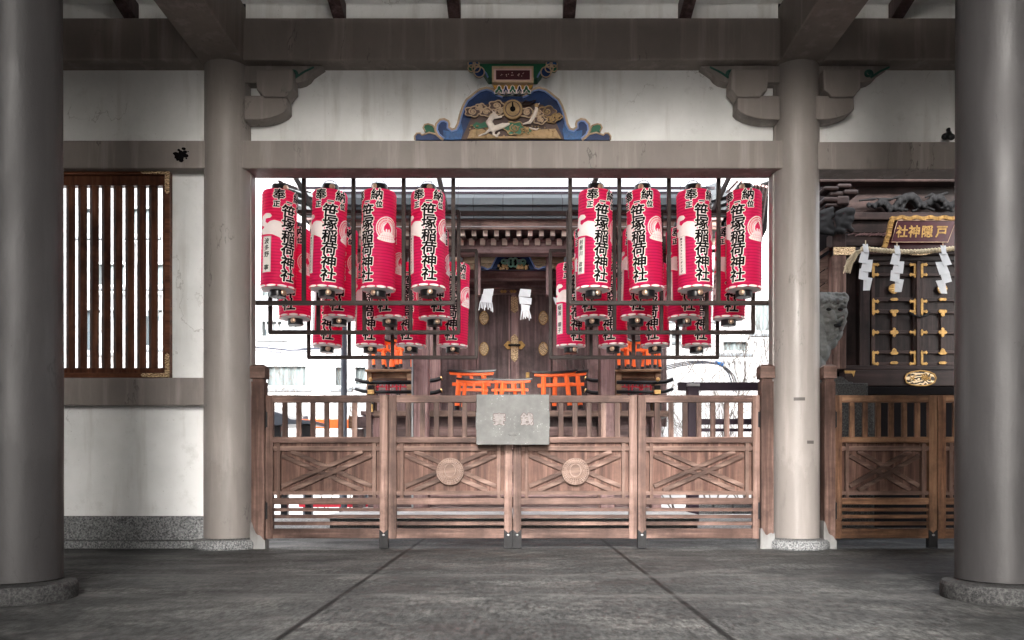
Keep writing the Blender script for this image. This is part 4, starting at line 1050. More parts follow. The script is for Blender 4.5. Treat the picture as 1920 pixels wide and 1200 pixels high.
# black railings at the ends of the veranda
for s, x_in, x_mid, x_out in ((-1, 771, 695, 666), (1, 1156, 1233, 1262)):
    for py, r in ((716, .028), (734, .024)):
        m = MB(); m.tube([P(x_in, py+1, 11.3), P(x_mid, py+1, 11.3), P((x_mid+x_out)/2, py, 11.3), P(x_out, py-5, 11.3)], r, 8); m.build('railing', M['black_lacquer'], ms, smooth=True)
    m = MB(); m.pb(x_mid-7, 742, x_mid+7, 772, 11.25, .1); m.pb(x_mid-6, 722, x_mid+6, 740, 11.25, .08); o = m.build('railing_post', M['black_lacquer'], ms, bevel=.006)
    m = MB(); m.pb(x_mid-6, 731, x_mid+6, 739, 11.22, .14); a = P(x_mid, 712, 11.2); m.disc(a.x, a.z, 11.22, .03, .05, 12); m.build('brass_end', M['brass'], o, bevel=.004)
    m = MB(); m.pb(x_mid-3.5, 758, x_mid+3.5, 772, 11.15, .06); m.build('brass_plate', M['brass'], o, bevel=.004)
# white zigzag paper streamers
def shide(px, py, sc, Y, label, kind=0, flip=1, gname='folded white paper streamers'):
    t = empty('paper_streamer', P(px, py, Y), label, 'paper streamer', gname)
    m = MB()
    segs = [[(-.6,0),(.7,0),(1.1,1.1),(-1.0,1.1)], [(-1.5,1.0),(.6,1.0),(.0,2.7),(-2.1,2.5)], [(-.3,2.2),(2.0,1.9),(1.3,3.6),(-.9,3.9)], [(-1.6,3.5),(.5,3.3),(.1,4.8),(-1.5,4.9)]] if kind == 0 else \
           [[(-.6,-.6),(.5,-.6),(.5,.9),(-.6,.9)], [(-.9,.7),(.8,.7),(.1,2.9),(-1.7,2.6)], [(-.5,2.1),(1.6,2.1),(1.0,4.3),(-1.3,4.1)], [(-1.3,3.6),(.7,3.6),(.2,5.8),(-1.7,5.4)], [(-.4,5.0),(1.5,5.2),(.7,7.4),(-.7,7.4)]]
    for i, s_ in enumerate(segs):
        q_ = [(px+flip*a*sc*.78, py+b*sc) for a, b in s_]; y0 = Y-.012*i; vs = [P(a, b, y0) for a, b in q_]
        vs[2].y -= .03; vs[3].y -= .02; m.add(vs+[v+Vector((0,.003,0)) for v in vs], [(0,1,2,3),(7,6,5,4),(0,4,5,1),(1,5,6,2),(2,6,7,3),(3,7,4,0)])
    m.build('folded_paper', M['white_paper'], t)
    m = MB(); m.tube([P(px, py-1.2*sc, Y), P(px, py+.3*sc, Y)], .006, 5); m.build('thread', M['rope_straw'], t)
def bundle(quads, px, py, Y, label, seed):
    t = empty('paper_streamer', P(px, py, Y), label, 'paper streamer', 'folded white paper streamers'); m = MB(); rg = random.Random(seed)
    for i, q_ in enumerate(quads):
        y0 = Y-.02*i; vs = [P(a, b, y0) for a, b in q_]; vs[2].y -= .035; vs[3].y -= .02
        m.add(vs+[v+Vector((0,.004,0)) for v in vs], [(0,1,2,3),(7,6,5,4),(0,4,5,1),(1,5,6,2),(2,6,7,3),(3,7,4,0)])
    m.build('folded_paper', M['white_paper'], t); m = MB()
    for k in range(9):
        u = k/8; a, b = quads[-1][3], quads[-1][2]; x0 = a[0]+(b[0]-a[0])*u; yy = a[1]+(b[1]-a[1])*u; dx = (u-.5)*5+rg.uniform(-1, 1); L = rg.uniform(9, 17)
        vs = [P(x0-.9, yy-2, Y-.05), P(x0+.9, yy-2, Y-.05), P(x0+.9+dx, yy+L, Y-.07), P(x0-.9+dx, yy+L, Y-.07)]; m.add(vs+[v+Vector((0,.003,0)) for v in vs], [(0,1,2,3),(7,6,5,4),(0,4,5,1),(1,5,6,2),(2,6,7,3),(3,7,4,0)])
    m.build('paper_fringe', M['white_paper'], t)
bundle([[(907,542),(926,541),(924,556),(905,553)], [(904,552),(923,555),(922,569),(901,566)]], 915, 541, 12.0, 'white paper bundle with fringe hanging at the left side of the main doors', 1)
bundle([[(976,541),(996,543),(994,558),(972,556)], [(973,556),(997,559),(996,572),(974,570)], [(977,570),(994,573),(992,584),(978,583)]], 985, 541, 12.0, 'white paper bundle right of the middle of the main doors', 2)
0 and shide(914, 542, 8.5, 12.0, 'white paper streamer hanging at the left edge of the main doors')
0 and shide(985, 543, 9.5, 12.0, 'white paper streamer right of the middle of the main doors')
shide(1050, 541, 8.5, 12.0, 'white paper streamer beside the right lanterns at the main doors', 0, -1)

# ================================================================ miniature torii
def make_torii(mat_='vermilion', cap=True, w=.5, h=.52):
    r = empty('miniature_torii', (0, 0, 0), 'x', 'miniature torii')
    for s in (1, -1):
        m = MB(); m.tube([(s*w*.31, 0, .0), (s*w*.26, 0, h*.86)], .028, 12); p = m.build('post', M[mat_], r, smooth=False); sharp(p)
        m = MB(); m.tube([(s*w*.311, 0, -.001), (s*w*.306, 0, h*.10)], .033, 12); m.build('black_foot', M['black_lacquer'], p)
    m = MB(); m.box(-w*.41, w*.41, -.018, .018, h*.60, h*.685); m.build('tie_beam', M[mat_], r, bevel=.004)
    m = MB(); m.box(-.018, .018, -.014, .014, h*.685, h*.86); m.build('strut', M[mat_], r)
    def curved(z0, z1, hw, d, lift):
        m = MB(); n = 12; vs = []
        for i in range(n+1):
            u = -1+2*i/n; k = lift*u*u; vs += [(u*hw, -d, z0+k), (u*hw*1.03, -d, z1+k), (u*hw*1.03, d, z1+k), (u*hw, d, z0+k)]
        fs = [(i*4+j, i*4+(j+1) % 4, i*4+4+(j+1) % 4, i*4+4+j) for i in range(n) for j in range(4)]+[(0,1,2,3),(n*4+3,n*4+2,n*4+1,n*4)]
        m.add(vs, fs); return m
    curved(h*.855, h*.925, w*.46, .024, .012).build('upper_beam', M[mat_], r, bevel=.003)
    if cap: curved(h*.926, h*.985, w*.51, .036, .016).build('black_cap', M['black_lacquer'], r, bevel=.003)
    return r
tor = make_torii(); index_kids()
first = [True]
def place(px, py, Y, wpx, yaw, tilt, label, group='vermilion miniature torii offered at the shrine', proto=None, key=first, hk=1.0):
    pr = proto or tor
    t = pr if key[0] else copy_tree(pr); key[0] = False
    t.location = P(px, py, Y); s = wpx*Y/F/.51
    t.scale = (s, s, s*hk); t.rotation_euler = (R(rx_[0]), R(tilt), R(yaw)); t['label'] = label; t['group'] = group
    return t
rx_ = [0]
place(884, 769, 11.75, 90, 3, 0, 'largest orange torii, at the back of the left pair behind the gate', hk=.82)
place(888, 770, 11.4, 66, 0, 1, 'smaller orange torii standing in front of the largest left one', hk=.9)
place(961, 769, 11.4, 74, -2, 0, 'low orange torii in the middle, just above the grey offering box', hk=.78)
place(948, 769, 11.75, 66, 4, 0, 'orange torii half hidden behind the low middle one', hk=.86)
place(1044, 769, 11.4, 84, 4, -3, 'large orange torii at front right, leaning, above the gate', hk=.86)
place(1064, 768, 11.7, 82, -4, -2, 'large orange torii behind the leaning right one', hk=.86)
# offering tables at both sides with torii crowded on top
for s, xa, xb, nm in ((-1, 684, 772, 'left'), (1, 1154, 1240, 'right')):
    tb = empty('offering_table', (X((xa+xb)/2, 12.2), 12.2, vz), 'wooden offering table on the veranda, %s of the doors, crowded with torii' % nm, 'table', 'offering tables flanking the doors')
    m = MB(); m.pb(xa, 692, xb, 697, 12.0, .55); m.build('table_top', M['altar_wood_x'], tb, bevel=.006)
    m = MB(); m.pb(xa+5, 697, xb-2, 709, 12.08, .4); m.build('apron', M['altar_wood_x'], tb, bevel=.004)
    m = MB(); m.pb(xa+4, 742, xb-1, 747, 12.04, .48); m.build('shelf', M['altar_wood_x'], tb)
    zl = Z(697, 12.0)
    for px in (xa+7, xb-5):
        for yy in (12.04, 12.44):
            m = MB(); x = X(px, 12.0); m.box(x-.04, x+.04, yy, yy+.07, vz-.004, zl); m.build('leg', M['altar_wood_x'], tb, bevel=.004)
rng = random.Random(21)
ords = ['first', 'second', 'third', 'fourth', 'fifth']
for nm, xs in (('left', (712, 729, 746, 759, 738)), ('right', (1168, 1184, 1200, 1216, 1228))):
    for i, px in enumerate(xs):
        rx_[0] = rng.uniform(-6, -2); yaw = rng.choice((-1, 1))*rng.uniform(38, 70)
        place(px, 691.5, 12.10+.09*i, 54, yaw, rng.uniform(-4, 4), '%s from the left of orange torii crowded on the %s offering table' % (ords[sorted(xs).index(px)], nm), 'orange torii crowded on the offering tables')
rx_[0] = 0
tor2 = make_torii('dark_red', False, .5, .5); index_kids(); first2 = [True]
for nm, xs in (('left', (716, 737, 758)), ('right', (1170, 1192, 1212))):
    for i, px in enumerate(xs):
        place(px, 741.5, 12.2, 30, rng.uniform(-25, 25), rng.uniform(-4, 4), '%s from the left of dark red torii under the %s table' % (ords[i], nm), 'small dark red torii on the lower shelves', tor2, first2, .85)

# ================================================================ SIDE SHRINE (right bay)
SY = 10.0
ss = empty('side_shrine', (X(1700, SY), SY, 0), 'dark carved side shrine with gold-fitted doors seen through the right bay', 'shrine')
def T(name, px0, py0, px1, py1, Y, d, mat, bev=.006, par=None):
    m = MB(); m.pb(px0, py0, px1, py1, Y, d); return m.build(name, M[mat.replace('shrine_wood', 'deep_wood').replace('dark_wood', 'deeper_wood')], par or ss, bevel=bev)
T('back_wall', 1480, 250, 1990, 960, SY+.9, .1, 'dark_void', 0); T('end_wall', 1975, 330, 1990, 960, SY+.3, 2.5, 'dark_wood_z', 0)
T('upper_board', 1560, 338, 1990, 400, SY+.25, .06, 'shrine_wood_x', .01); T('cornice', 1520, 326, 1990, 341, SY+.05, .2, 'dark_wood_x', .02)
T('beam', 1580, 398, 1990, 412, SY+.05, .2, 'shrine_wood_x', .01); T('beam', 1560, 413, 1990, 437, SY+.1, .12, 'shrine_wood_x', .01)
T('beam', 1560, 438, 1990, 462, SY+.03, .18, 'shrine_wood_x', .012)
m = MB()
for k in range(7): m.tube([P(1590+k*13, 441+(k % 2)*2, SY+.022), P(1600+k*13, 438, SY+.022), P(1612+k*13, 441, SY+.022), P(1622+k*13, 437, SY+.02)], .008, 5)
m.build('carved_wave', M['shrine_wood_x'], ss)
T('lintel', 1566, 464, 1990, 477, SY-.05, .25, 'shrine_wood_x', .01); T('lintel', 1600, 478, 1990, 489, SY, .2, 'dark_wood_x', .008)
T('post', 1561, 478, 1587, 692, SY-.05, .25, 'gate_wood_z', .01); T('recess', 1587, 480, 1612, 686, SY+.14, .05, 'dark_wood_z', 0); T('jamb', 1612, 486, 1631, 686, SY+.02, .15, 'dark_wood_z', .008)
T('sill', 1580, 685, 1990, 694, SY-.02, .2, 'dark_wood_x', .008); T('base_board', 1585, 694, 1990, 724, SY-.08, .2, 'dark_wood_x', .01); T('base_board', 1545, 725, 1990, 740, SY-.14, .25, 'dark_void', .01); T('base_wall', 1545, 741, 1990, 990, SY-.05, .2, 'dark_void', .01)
# side wall boards running back on the left
m = MB()
for k in range(4): m.pp([(1535,488+k*26),(1562,470+k*26),(1562,494+k*26),(1535,512+k*26)], SY+.1+.002*k, .03)
m.pp([(1528,478),(1563,456),(1563,462),(1528,486)], SY+.05, .05); m.build('side_boarding', M['pale_wood'], ss)
# door leaves
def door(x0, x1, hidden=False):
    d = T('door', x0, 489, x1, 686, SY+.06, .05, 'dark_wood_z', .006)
    for (a, b, c, e) in ((x0, 489, x0+7, 686), (x1-7, 489, x1, 686)):
        m = MB(); m.pb(a, b, c, e, SY+.02, .04); m.build('door_stile', M['deep_wood_z'], d, bevel=.004)
    m = MB()
    for (b, e) in ((490, 497), (512, 518), (558, 565), (580, 588), (619, 626), (657, 663), (679, 685)):
        m = MB(); m.pb(x0+7, b, x1-7, e, SY+.026, .034); m.build('door_rail', M['deep_wood_x'], d, bevel=.004)
    xm = (x0+x1)/2; m = MB(); m.pb(xm-4, 588, xm+4, 657, SY+.03, .03); m.build('door_stile', M['deep_wood_z'], d, bevel=.003)
    yy = SY+.006
    def fit(pts_list, name='gold_fitting'):
        m = MB()
        for i, p in enumerate(pts_list): m.pp(p, yy-.001*i, .014)
        m.build(name, M['gold_leaf'], d, bevel=.003)
    def L(px, y0, y1, s, heads):
        l = [[(px-2.4,y0),(px,y0-3.5),(px+2.4,y0),(px+2.4,y1),(px,y1+3.5),(px-2.4,y1)]]
        for h in heads: l.append([(px,h-2.3),(px+s*7,h-2.3),(px+s*8,h-4),(px+s*11,h),(px+s*8,h+4),(px+s*7,h+2.3),(px,h+2.3)])
        fit(l)
    xl, xr = x0+4, x1-4
    L(xl, 496, 518, 1, (496, 515)); L(xr, 496, 518, -1, (496, 515)); L(xl, 562, 588, 1, (565, 584)); L(xr, 562, 588, -1, (565, 584))
    L(xl, 620, 627, 1, (623,)); L(xr, 620, 627, -1, (623,)); L(xl, 660, 681, 1, (661, 682)); L(xr, 660, 681, -1, (661, 682))
    fit([[(xm-8,561),(xm-5,558.5),(xm+5,558.5),(xm+8,561),(xm+5,564),(xm-5,564)]]); fit([[(xm-8,680),(xm-5,677.5),(xm+5,677.5),(xm+8,680),(xm+5,683),(xm-5,683)]])
    fit([[(xm-8.5,583),(xm-6,580.5),(xm+6,580.5),(xm+8.5,583),(xm+6,587),(xm+3.5,587),(xm+3.5,592),(xm,594),(xm-3.5,592),(xm-3.5,587),(xm-6,587)]])
    fit([[(xm-8.5,623),(xm-6,619.5),(xm-3,619.5),(xm-3,616),(xm,613.5),(xm+3,616),(xm+3,619.5),(xm+6,619.5),(xm+8.5,623),(xm+6,626.5),(xm+3,626.5),(xm+3,630),(xm,632.5),(xm-3,630),(xm-3,626.5),(xm-6,626.5)]])
    fit([[(xm-8.5,662),(xm-5,659),(xm-3.5,655),(xm,652.5),(xm+3.5,655),(xm+5,659),(xm+8.5,662),(xm+5,665),(xm-5,665)]])
    a = P(xm, 541, SY); m = MB(); m.disc(a.x, a.z, SY+.03, .062, .02, 28); o = m.build('gold_crest', M['gold_leaf'], d, bevel=.006)
    m = MB(); m.box(a.x-.058, a.x+.058, SY+.004, SY+.012, a.z-.004, a.z+.004); m.box(a.x-.004, a.x+.004, SY+.003, SY+.011, a.z-.058, a.z+.058); m.box(a.x-.03, a.x+.03, SY+.002, SY+.01, a.z-.028, a.z-.022); m.build('crest_bars', M['brass'], o)
door(1634, 1720); door(1725, 1811)
T('jamb', 1812, 486, 1832, 686, SY+.02, .15, 'dark_wood_z', .008); T('recess', 1832, 480, 1865, 686, SY+.14, .05, 'dark_wood_z', 0); T('post', 1865, 478, 1890, 692, SY-.05, .25, 'dark_wood_z', .01); T('side_panel', 1890, 478, 1990, 692, SY+.1, .1, 'dark_wood_z', .01)
T('astragal', 1719, 489, 1726, 690, SY-.01, .03, 'shrine_wood_z', .004)
m = MB(); m.tube([P(1706, 586, SY-.03), P(1714, 592, SY-.06), P(1724, 594, SY-.07), P(1735, 592, SY-.06), P(1743, 586, SY-.03)], .014, 8); m.build('door_bolt', M['black_iron'], ss, smooth=True)
# gold corner band, lower medallion, base fittings
m = MB(); m.pb(1563, 463, 1604, 478, SY-.056, .01); o = m.build('gold_band', M['engraved_brass'], ss, bevel=.003)
pts = [(1697,709),(1700,702),(1708,698),(1718,696),(1726,695),(1734,696),(1744,698),(1752,702),(1755,709),(1752,717),(1744,721),(1734,723),(1718,723),(1708,721),(1700,717)]
m = MB(); m.pp(pts, SY-.095, .02); o = m.build('gold_medallion', M['engraved_dark_brass'], ss, bevel=.004)
m = MB(); m.tube([P(a, b, SY-.098) for a, b in pts], .009, 6, True); a = P(1726, 709, SY); 
for k in range(8): m.tube([(a.x, SY-.1, a.z), (a.x+.05*math.cos(k*PI/4), SY-.1, a.z+.045*math.sin(k*PI/4))], .008, 5)
for s in (1, -1):
    for c in (1, -1): m.tube([P(1726+s*(10+7*t/9)+3*math.cos(t*.8)*s, 709+c*(5*math.sin(t*.5)), SY-.1) for t in range(10)], .006, 5)
m.build('medallion_relief', M['gold_leaf'], o)
m = MB(); m.pp([(1583,695),(1604,695),(1601,706),(1598,700),(1585,700)], SY-.09, .02); m.build('gold_corner', M['gold_leaf'], ss, bevel=.002)
m = MB(); m.pp([(1690,463),(1706,458),(1722,461),(1740,458),(1757,463),(1750,474),(1735,478),(1710,478),(1696,473)], SY-.075, .02); m.build('gold_ornament', M['engraved_brass'], ss, bevel=.003)
# dragon carving along the upper board, bracket arms, lion nosing
def organic(name, spec, mat, par, vox=.012, cap=None):
    m = MB()
    for s_ in spec:
        n = 10; (a0, b0, r0, y0), (a1, b1, r1, y1) = s_
        for i in range(n+1):
            t = i/n; r = r0+(r1-r0)*t; m.ball(P(a0+(a1-a0)*t, b0+(b1-b0)*t, y0+(y1-y0)*t), r, 8, 6)
    o = m.build(name, M[mat], par, remesh=vox); o.modifiers['s'].iterations = 1; return o
Yd = SY+.16; sp = []
path = [(1628,384,.02),(1640,386,.035),(1650,381,.045),(1658,381,.05),(1664,388,.05),(1668,394,.045),(1678,390,.05),(1686,380,.055),(1696,372,.06),(1708,370,.065),(1718,376,.06),(1722,384,.055),(1732,386,.05),(1742,380,.05),(1752,372,.05),(1764,374,.055),(1772,384,.05),(1782,386,.045),(1795,378,.04)]
for a, b in zip(path, path[1:]): sp.append(((a[0],a[1],a[2],Yd),(b[0],b[1],b[2],Yd)))
for a in ((1645,372,1670,374),(1670,374,1688,368),(1680,392,1700,394),(1700,378,1690,395),(1735,370,1748,364),(1740,390,1750,394),(1758,366,1775,362),(1612,376,1640,373),(1722,392,1712,396),(1765,390,1785,395)): sp.append(((a[0],a[1],.014,Yd-.03),(a[2],a[3],.02,Yd-.03)))
for a, b in zip(path, path[1:]):
    for u in (0, .5): sp.append(((a[0]+(b[0]-a[0])*u, a[1]+(b[1]-a[1])*u-a[2]*100, .016, Yd-.035),(a[0]+(b[0]-a[0])*u+2, a[1]+(b[1]-a[1])*u-a[2]*100-3, .008, Yd-.04)))
    sp.append(((a[0],a[1],.03,Yd-.04),(a[0]+1,a[1]+3,.022,Yd-.05)))
organic('dragon_carving', sp, 'carved_dark', ss, .009)
m = MB()
for (a, b, c, d) in ((1545,348,1574,356),(1571,343,1598,352),(1583,354,1611,364),(1556,357,1583,367),(1545,368,1572,378),(1570,366,1594,384),(1548,380,1580,388)): m.pb(a, b, c, d, SY-.1+.02*((a*7) % 5), .25)
m.build('bracket_arm', M['deeper_wood_x'], ss, bevel=.025)
sp = []
for a in ((1586,398,.06,1596,397,.055),(1572,402,.05,1586,396,.05),(1570,410,.04,1573,425,.04),(1578,412,.045,1594,412,.05),(1575,420,.05,1590,422,.045),(1572,432,.045,1580,434,.04),(1590,428,.04,1597,432,.035),(1597,402,.035,1598,410,.03),(1582,405,.05,1580,415,.05)):
    sp.append(((a[0],a[1],a[2],SY-.12),(a[3],a[4],a[5],SY-.12)))
organic('lion_carving', sp, 'carved_dark', ss, .014)
sp = []
for a in ((1540,402,1560,392),(1540,415,1562,404),(1540,425,1560,420),(1545,412,1565,432),(1538,432,1562,438),(1548,398,1558,425)): sp.append(((a[0],a[1],.05,SY-.08),(a[2],a[3],.035,SY-.08)))
organic('leaf_carving', sp, 'carved_dark', ss, .018)
T('bracket_post', 1561, 436, 1587, 463, SY-.06, .2, 'shrine_wood_z', .01)
# name plaque, tilted forward, with a rippled gold frame
pk = empty('name_plaque', P(1730, 458, SY-.2), 'maroon and gold plaque with four gilt characters above the side shrine doors', 'plaque')
m = MB(); Yp = SY-.16
m.pp([(1671,415),(1830,415),(1842,468),(1657,468)], Yp+.05, .03); m.build('plaque_back', M['maroon'], pk)
m = MB(); m.pp([(1683,413),(1793,413),(1777,454),(1671,454)], Yp+.0, .03); f_ = m.build('plaque_board', M['maroon'], pk, bevel=.003)
m = MB(); m.tube([P(1683,413,Yp-.003),P(1671,454,Yp-.003),P(1777,454,Yp-.003),P(1793,413,Yp-.003)], .006, 5, True); m.build('plaque_edge', M['copper_disc'], f_)
fr = MB(); rng = random.Random(2)
def ribbon(p0, p1, n, w, wob):
    for i in range(n):
        t = (i+.5)/n; px = p0[0]+(p1[0]-p0[0])*t; py = p0[1]+(p1[1]-p0[1])*t; q_ = math.sin(t*wob)*1.3
        dx, dy = (p1[0]-p0[0])/n*.46, (p1[1]-p0[1])/n*.46; nx, ny = -dy, dx; L = math.hypot(nx, ny); nx, ny = nx/L*w, ny/L*w
        y = Yp-.02+.006*math.sin(t*wob*1.7)+.003*(i % 2)
        fr.pp([(px-dx+nx, py-dy+ny+q_), (px+dx+nx, py+dy+ny+q_), (px+dx-nx, py+dy-ny+q_), (px-dx-nx, py-dy-ny+q_)], y, .05)
ribbon((1672,408),(1815,408), 52, 3.2, 34); ribbon((1675,406),(1668,434), 9, 3.6, 9); ribbon((1669,434),(1659,465), 11, 3.6, 11)
fr.build('gilt_frame', M['gold_leaf'], pk)
for ch, px in zip('社神隠戸', (1691, 1714, 1738, 1765)):
    gm = glyphs(ch, .155, .004, .95, 8, 0, .0001, .12); moved(gm, X(px, Yp), Yp-.004, Z(434, Yp)); gm.build('gilt_character', M['gold_leaf'], f_)
# rope with streamers across the side shrine
rp = empty('straw_rope', P(1690, 470, 9.5), 'twisted straw rope with frayed tassel strung across the side shrine', 'rope')
rope([P(x_, 466+6*math.sin(max(0, (x_-1620))/165*PI), 9.5) for x_ in range(1616, 1850, 13)], .028, 0, 8, 34).build('twisted_rope', M['rope_straw'], rp)
m = MB(); rng = random.Random(9)
for k in range(34):
    a = rng.uniform(-1, 1); m.tube([P(1622+rng.uniform(-2, 2), 467+rng.uniform(-3, 2), 9.5), P(1606+a*3, 474+a*3, 9.48+a*.03), P(1595+a*6+rng.uniform(-1, 1), 490+rng.uniform(-3, 3), 9.48+a*.04), P(1588+a*7+rng.uniform(-2, 2), 507+rng.uniform(-8, 6), 9.48+a*.05)], .0045, 4)
m.build('tassel', M['rope_straw'], rp)
shide(1623, 464, 11.0, 9.42, 'white zigzag streamer on the rope nearest the straw tassel', 1, 1, 'white zigzag streamers on the straw rope')
shide(1682, 467, 11.0, 9.42, 'white zigzag streamer hanging in front of the left shrine door', 1, 1, 'white zigzag streamers on the straw rope')
shide(1768, 467, 11.4, 9.42, 'white zigzag streamer hanging in front of the right shrine door', 1, -1, 'white zigzag streamers on the straw rope')
# stone guardian lion seen from behind the column
KYS = 9.1; lion = empty('guardian_lion', (X(1556, KYS), KYS, 0), 'dark stone guardian animal statue on a block by the right column', 'statue')
sp = []
def seg(a, b, r, c, e, q, y=0, y2=None): sp.append(((a,b,r,KYS+y),(c,e,q,KYS+(y if y2 is None else y2))))
for u in ((1536,560,.075,1580,560,.07),(1536,568,.12,1572,568,.10),(1540,588,.13,1570,588,.115),(1542,606,.13,1568,606,.10),(1545,625,.145,1560,624,.12),(1540,642,.125,1554,640,.10),(1542,658,.07,1546,662,.05),(1545,662,.05,1541,682,.042),(1541,682,.042,1547,706,.055),(1520,600,.16,1530,660,.16),(1515,660,.16,1520,700,.18)): seg(*u)
for k in range(7):                                   # tight curls along the brow and crown
    seg(1541+k*7.2, 563+(k % 2)*3, .034, 1542+k*7.2, 564+(k % 2)*3, .030, -.10)
    seg(1540+k*7, 552+(k % 2)*2, .030, 1541+k*7, 553+(k % 2)*2, .026, -.05)
for pts in (((1546,575),(1554,571),(1562,576)), ((1568,576),(1576,571),(1585,575)), ((1544,590),(1556,593),(1572,592),(1586,587)), ((1552,604),(1561,597),(1570,604)), ((1572,603),(1579,597),(1585,603)), ((1548,622),(1556,612),(1566,610)), ((1550,634),(1560,626),(1570,618)), ((1548,646),(1558,640),(1568,630)), ((1583,590),(1584,604),(1578,618))):
    for a_, b_ in zip(pts, pts[1:]): seg(a_[0], a_[1], .021, b_[0], b_[1], .019, -.115)
seg(1559,586,.030,1563,598,.036,-.12)                # nose
m = MB()
for s_ in sp:
    (a0, b0, r0, y0), (a1, b1, r1, y1) = s_
    for i in range(9):
        t = i/8; r = r0+(r1-r0)*t; m.ball(P(a0+(a1-a0)*t, b0+(b1-b0)*t, y0+(y1-y0)*t), r, 12, 8)
body = m.build('statue_body', M['statue_stone'], lion, remesh=.0075); body.modifiers['s'].iterations = 1
for (a, b, w, h) in ((1554,580,5,3),(1576,580,5,3),(1570,610,8,3.4)):
    m = MB(); c = P(a, b, KYS-.128); m.ball(c, (w*.006, .016, h*.006), 12, 8); m.build('mouth_shade_ball' if w == 8 else 'eye_shade_ball', M['carved_dark'], body, smooth=True)  # dark balls stand in for the shade inside eye sockets and mouth
for (a, b, r) in ((1545,565,.020),(1559,566,.022),(1574,565,.022),(1586,566,.017)):
    c = P(a, b, KYS-.142); m = MB(); m.tube([(c.x+r*(.2+.8*i/14)*math.cos(i*.8), c.y-.006, c.z+r*(.2+.8*i/14)*math.sin(i*.8)) for i in range(15)], .006, 5)
    m.build('mane_curl', M['statue_stone'], body, smooth=True)
m = MB(); m.pp([(1500,706),(1580,706),(1592,716),(1600,716),(1600,740),(1500,740)], KYS-.3, .6); m.build('plinth', M['dark_granite'], lion, bevel=.01)
m = MB(); m.pb(1500, 718, 1628, 746, KYS-.4, .8); m.pb(1490, 746, 1640, 1000, KYS-.38, .76); m.build('pedestal', M['dark_granite'], lion, bevel=.01)

# ================================================================ courtyard things
cn = empty('corrugated_canopy', (0, 10, 4.2), 'translucent corrugated roof sheet over the courtyard above the lanterns', 'canopy')
m = MB(); vs = []; n = 180
for i in range(n+1):
    t = i/n; y = 9.9+2.0*t-.0; z = 4.33+.55*t+.03*math.sin(2*PI*i/10.0); vs += [(-2.75, y, z), (2.45, y, z)]
m.add(vs, [(2*i, 2*i+1, 2*i+3, 2*i+2) for i in range(n)]); m.build('sheet', M['corrugated_sheet'], cn, smooth=True)
for y, z in ((10.15, 4.36), (11.0, 4.6), (11.75, 4.78)):
    m = MB(); m.box(-2.8, 2.5, y, y+.03, z-.045, z-.015); m.build('purlin', M['purple_black'], cn)
for k in range(11):
    y = 10.0+.17*k; m = MB(); m.box(-2.7, 2.4, y, y+.022, 4.33+.275*(y-9.9)+.035, 4.33+.275*(y-9.9)+.06); m.build('batten', M['blue_grey_pipe'], cn)
po = empty('steel_pole', (X(645, 11), 11, 0), 'blue-grey round steel pole behind the left gate leaf', 'pole')
m = MB(); m.lathe([(.042, 0), (.042, Z(600, 11))], (X(645, 11), 11, 0), 16); sharp(m.build('shaft', M['blue_grey_pipe'], po))
m = MB(); m.lathe([(.06, 0), (.06, .05), (.043, .06)], (X(645, 11), 11, 0), 16); m.build('collar', M['blue_grey_pipe'], po)
rl = empty('dark_railing', (X(1350, 10.6), 10.6, 0), 'purple-black timber railing behind the right gate leaf', 'railing')
for (a, b, c, d) in ((1272,716.5,1438,732),(1311,785,1440,796),(1311,803,1440,809)):
    m = MB(); m.pb(a, b, c, d, 10.6, .06); m.build('rail', M['purple_black'], rl, bevel=.006)
m = MB(); m.pb(1290, 720, 1311, 985, 10.56, .14); m.build('post', M['purple_black'], rl, bevel=.01)
m = MB(); m.pb(1288.5, 719, 1312.5, 724, 10.55, .16); m.build('post_cap', M['steel'], rl, bevel=.004)
fn = empty('vermilion_fence', (X(630, 13), 13, 0), 'low vermilion board fence on posts seen between the left balusters', 'fence')
m = MB(); m.pb(560, 786, 690, 803, 13, .04); m.build('board', M['vermilion'], fn, bevel=.004)
m = MB(); m.pb(560, 940, 690, 951, 13, .04); m.build('board', M['dark_red'], fn, bevel=.004)
for px in (572, 640, 684):
    m = MB(); m.pb(px-4, 780, px+4, 966, 13.045, .08); m.build('post', M['blue_grey_pipe'], fn)
nb = empty('notice_stand', (X(545, 11.5), 11.5, 0), 'dark stand with a small sloping roof behind the left gate leaf', 'stand')
m = MB(); m.pp([(490,764),(528,776),(545,786),(586,788),(588,795),(545,795),(490,800)], 11.4, .7); m.build('stand_roof', M['blue_grey_pipe'], nb, bevel=.006)
m = MB(); m.pb(500, 796, 526, 900, 11.5, .4); m.pb(564, 796, 582, 870, 11.5, .3); m.build('stand_panel', M['black_lacquer'], nb, bevel=.01)
for px in (532, 578):
    m = MB(); m.pb(px-6, 860, px+6, 968, 11.52, .1); m.build('leg', M['black_lacquer'], nb)
bx = empty('wooden_box', (X(665, 12.2), 12.2, 0), 'small beige wooden box on a dark post left of the veranda', 'box')
m = MB(); m.pb(653, 780, 665, 803, 11.9, .1); m.build('box_side', M['altar_wood_x'], bx, bevel=.004)
m = MB(); m.pb(661, 804, 682, 962, 12.1, .15); m.pb(665, 781, 700, 802, 11.95, .15); m.build('dark_cabinet', M['dark_wood_z'], bx)
wl = empty('grey_stone_wall', (X(1370, 12), 12, 0), 'low wall of grey upright stone slabs behind the right gate leaf', 'wall')
for k, px in enumerate((1302, 1338, 1376, 1418, 1440)):
    m = MB(); m.pb(px, 944+k % 2, px+35, 964, 12.0, .12); m.build('stone_slab', M['granite'], wl, bevel=.008)

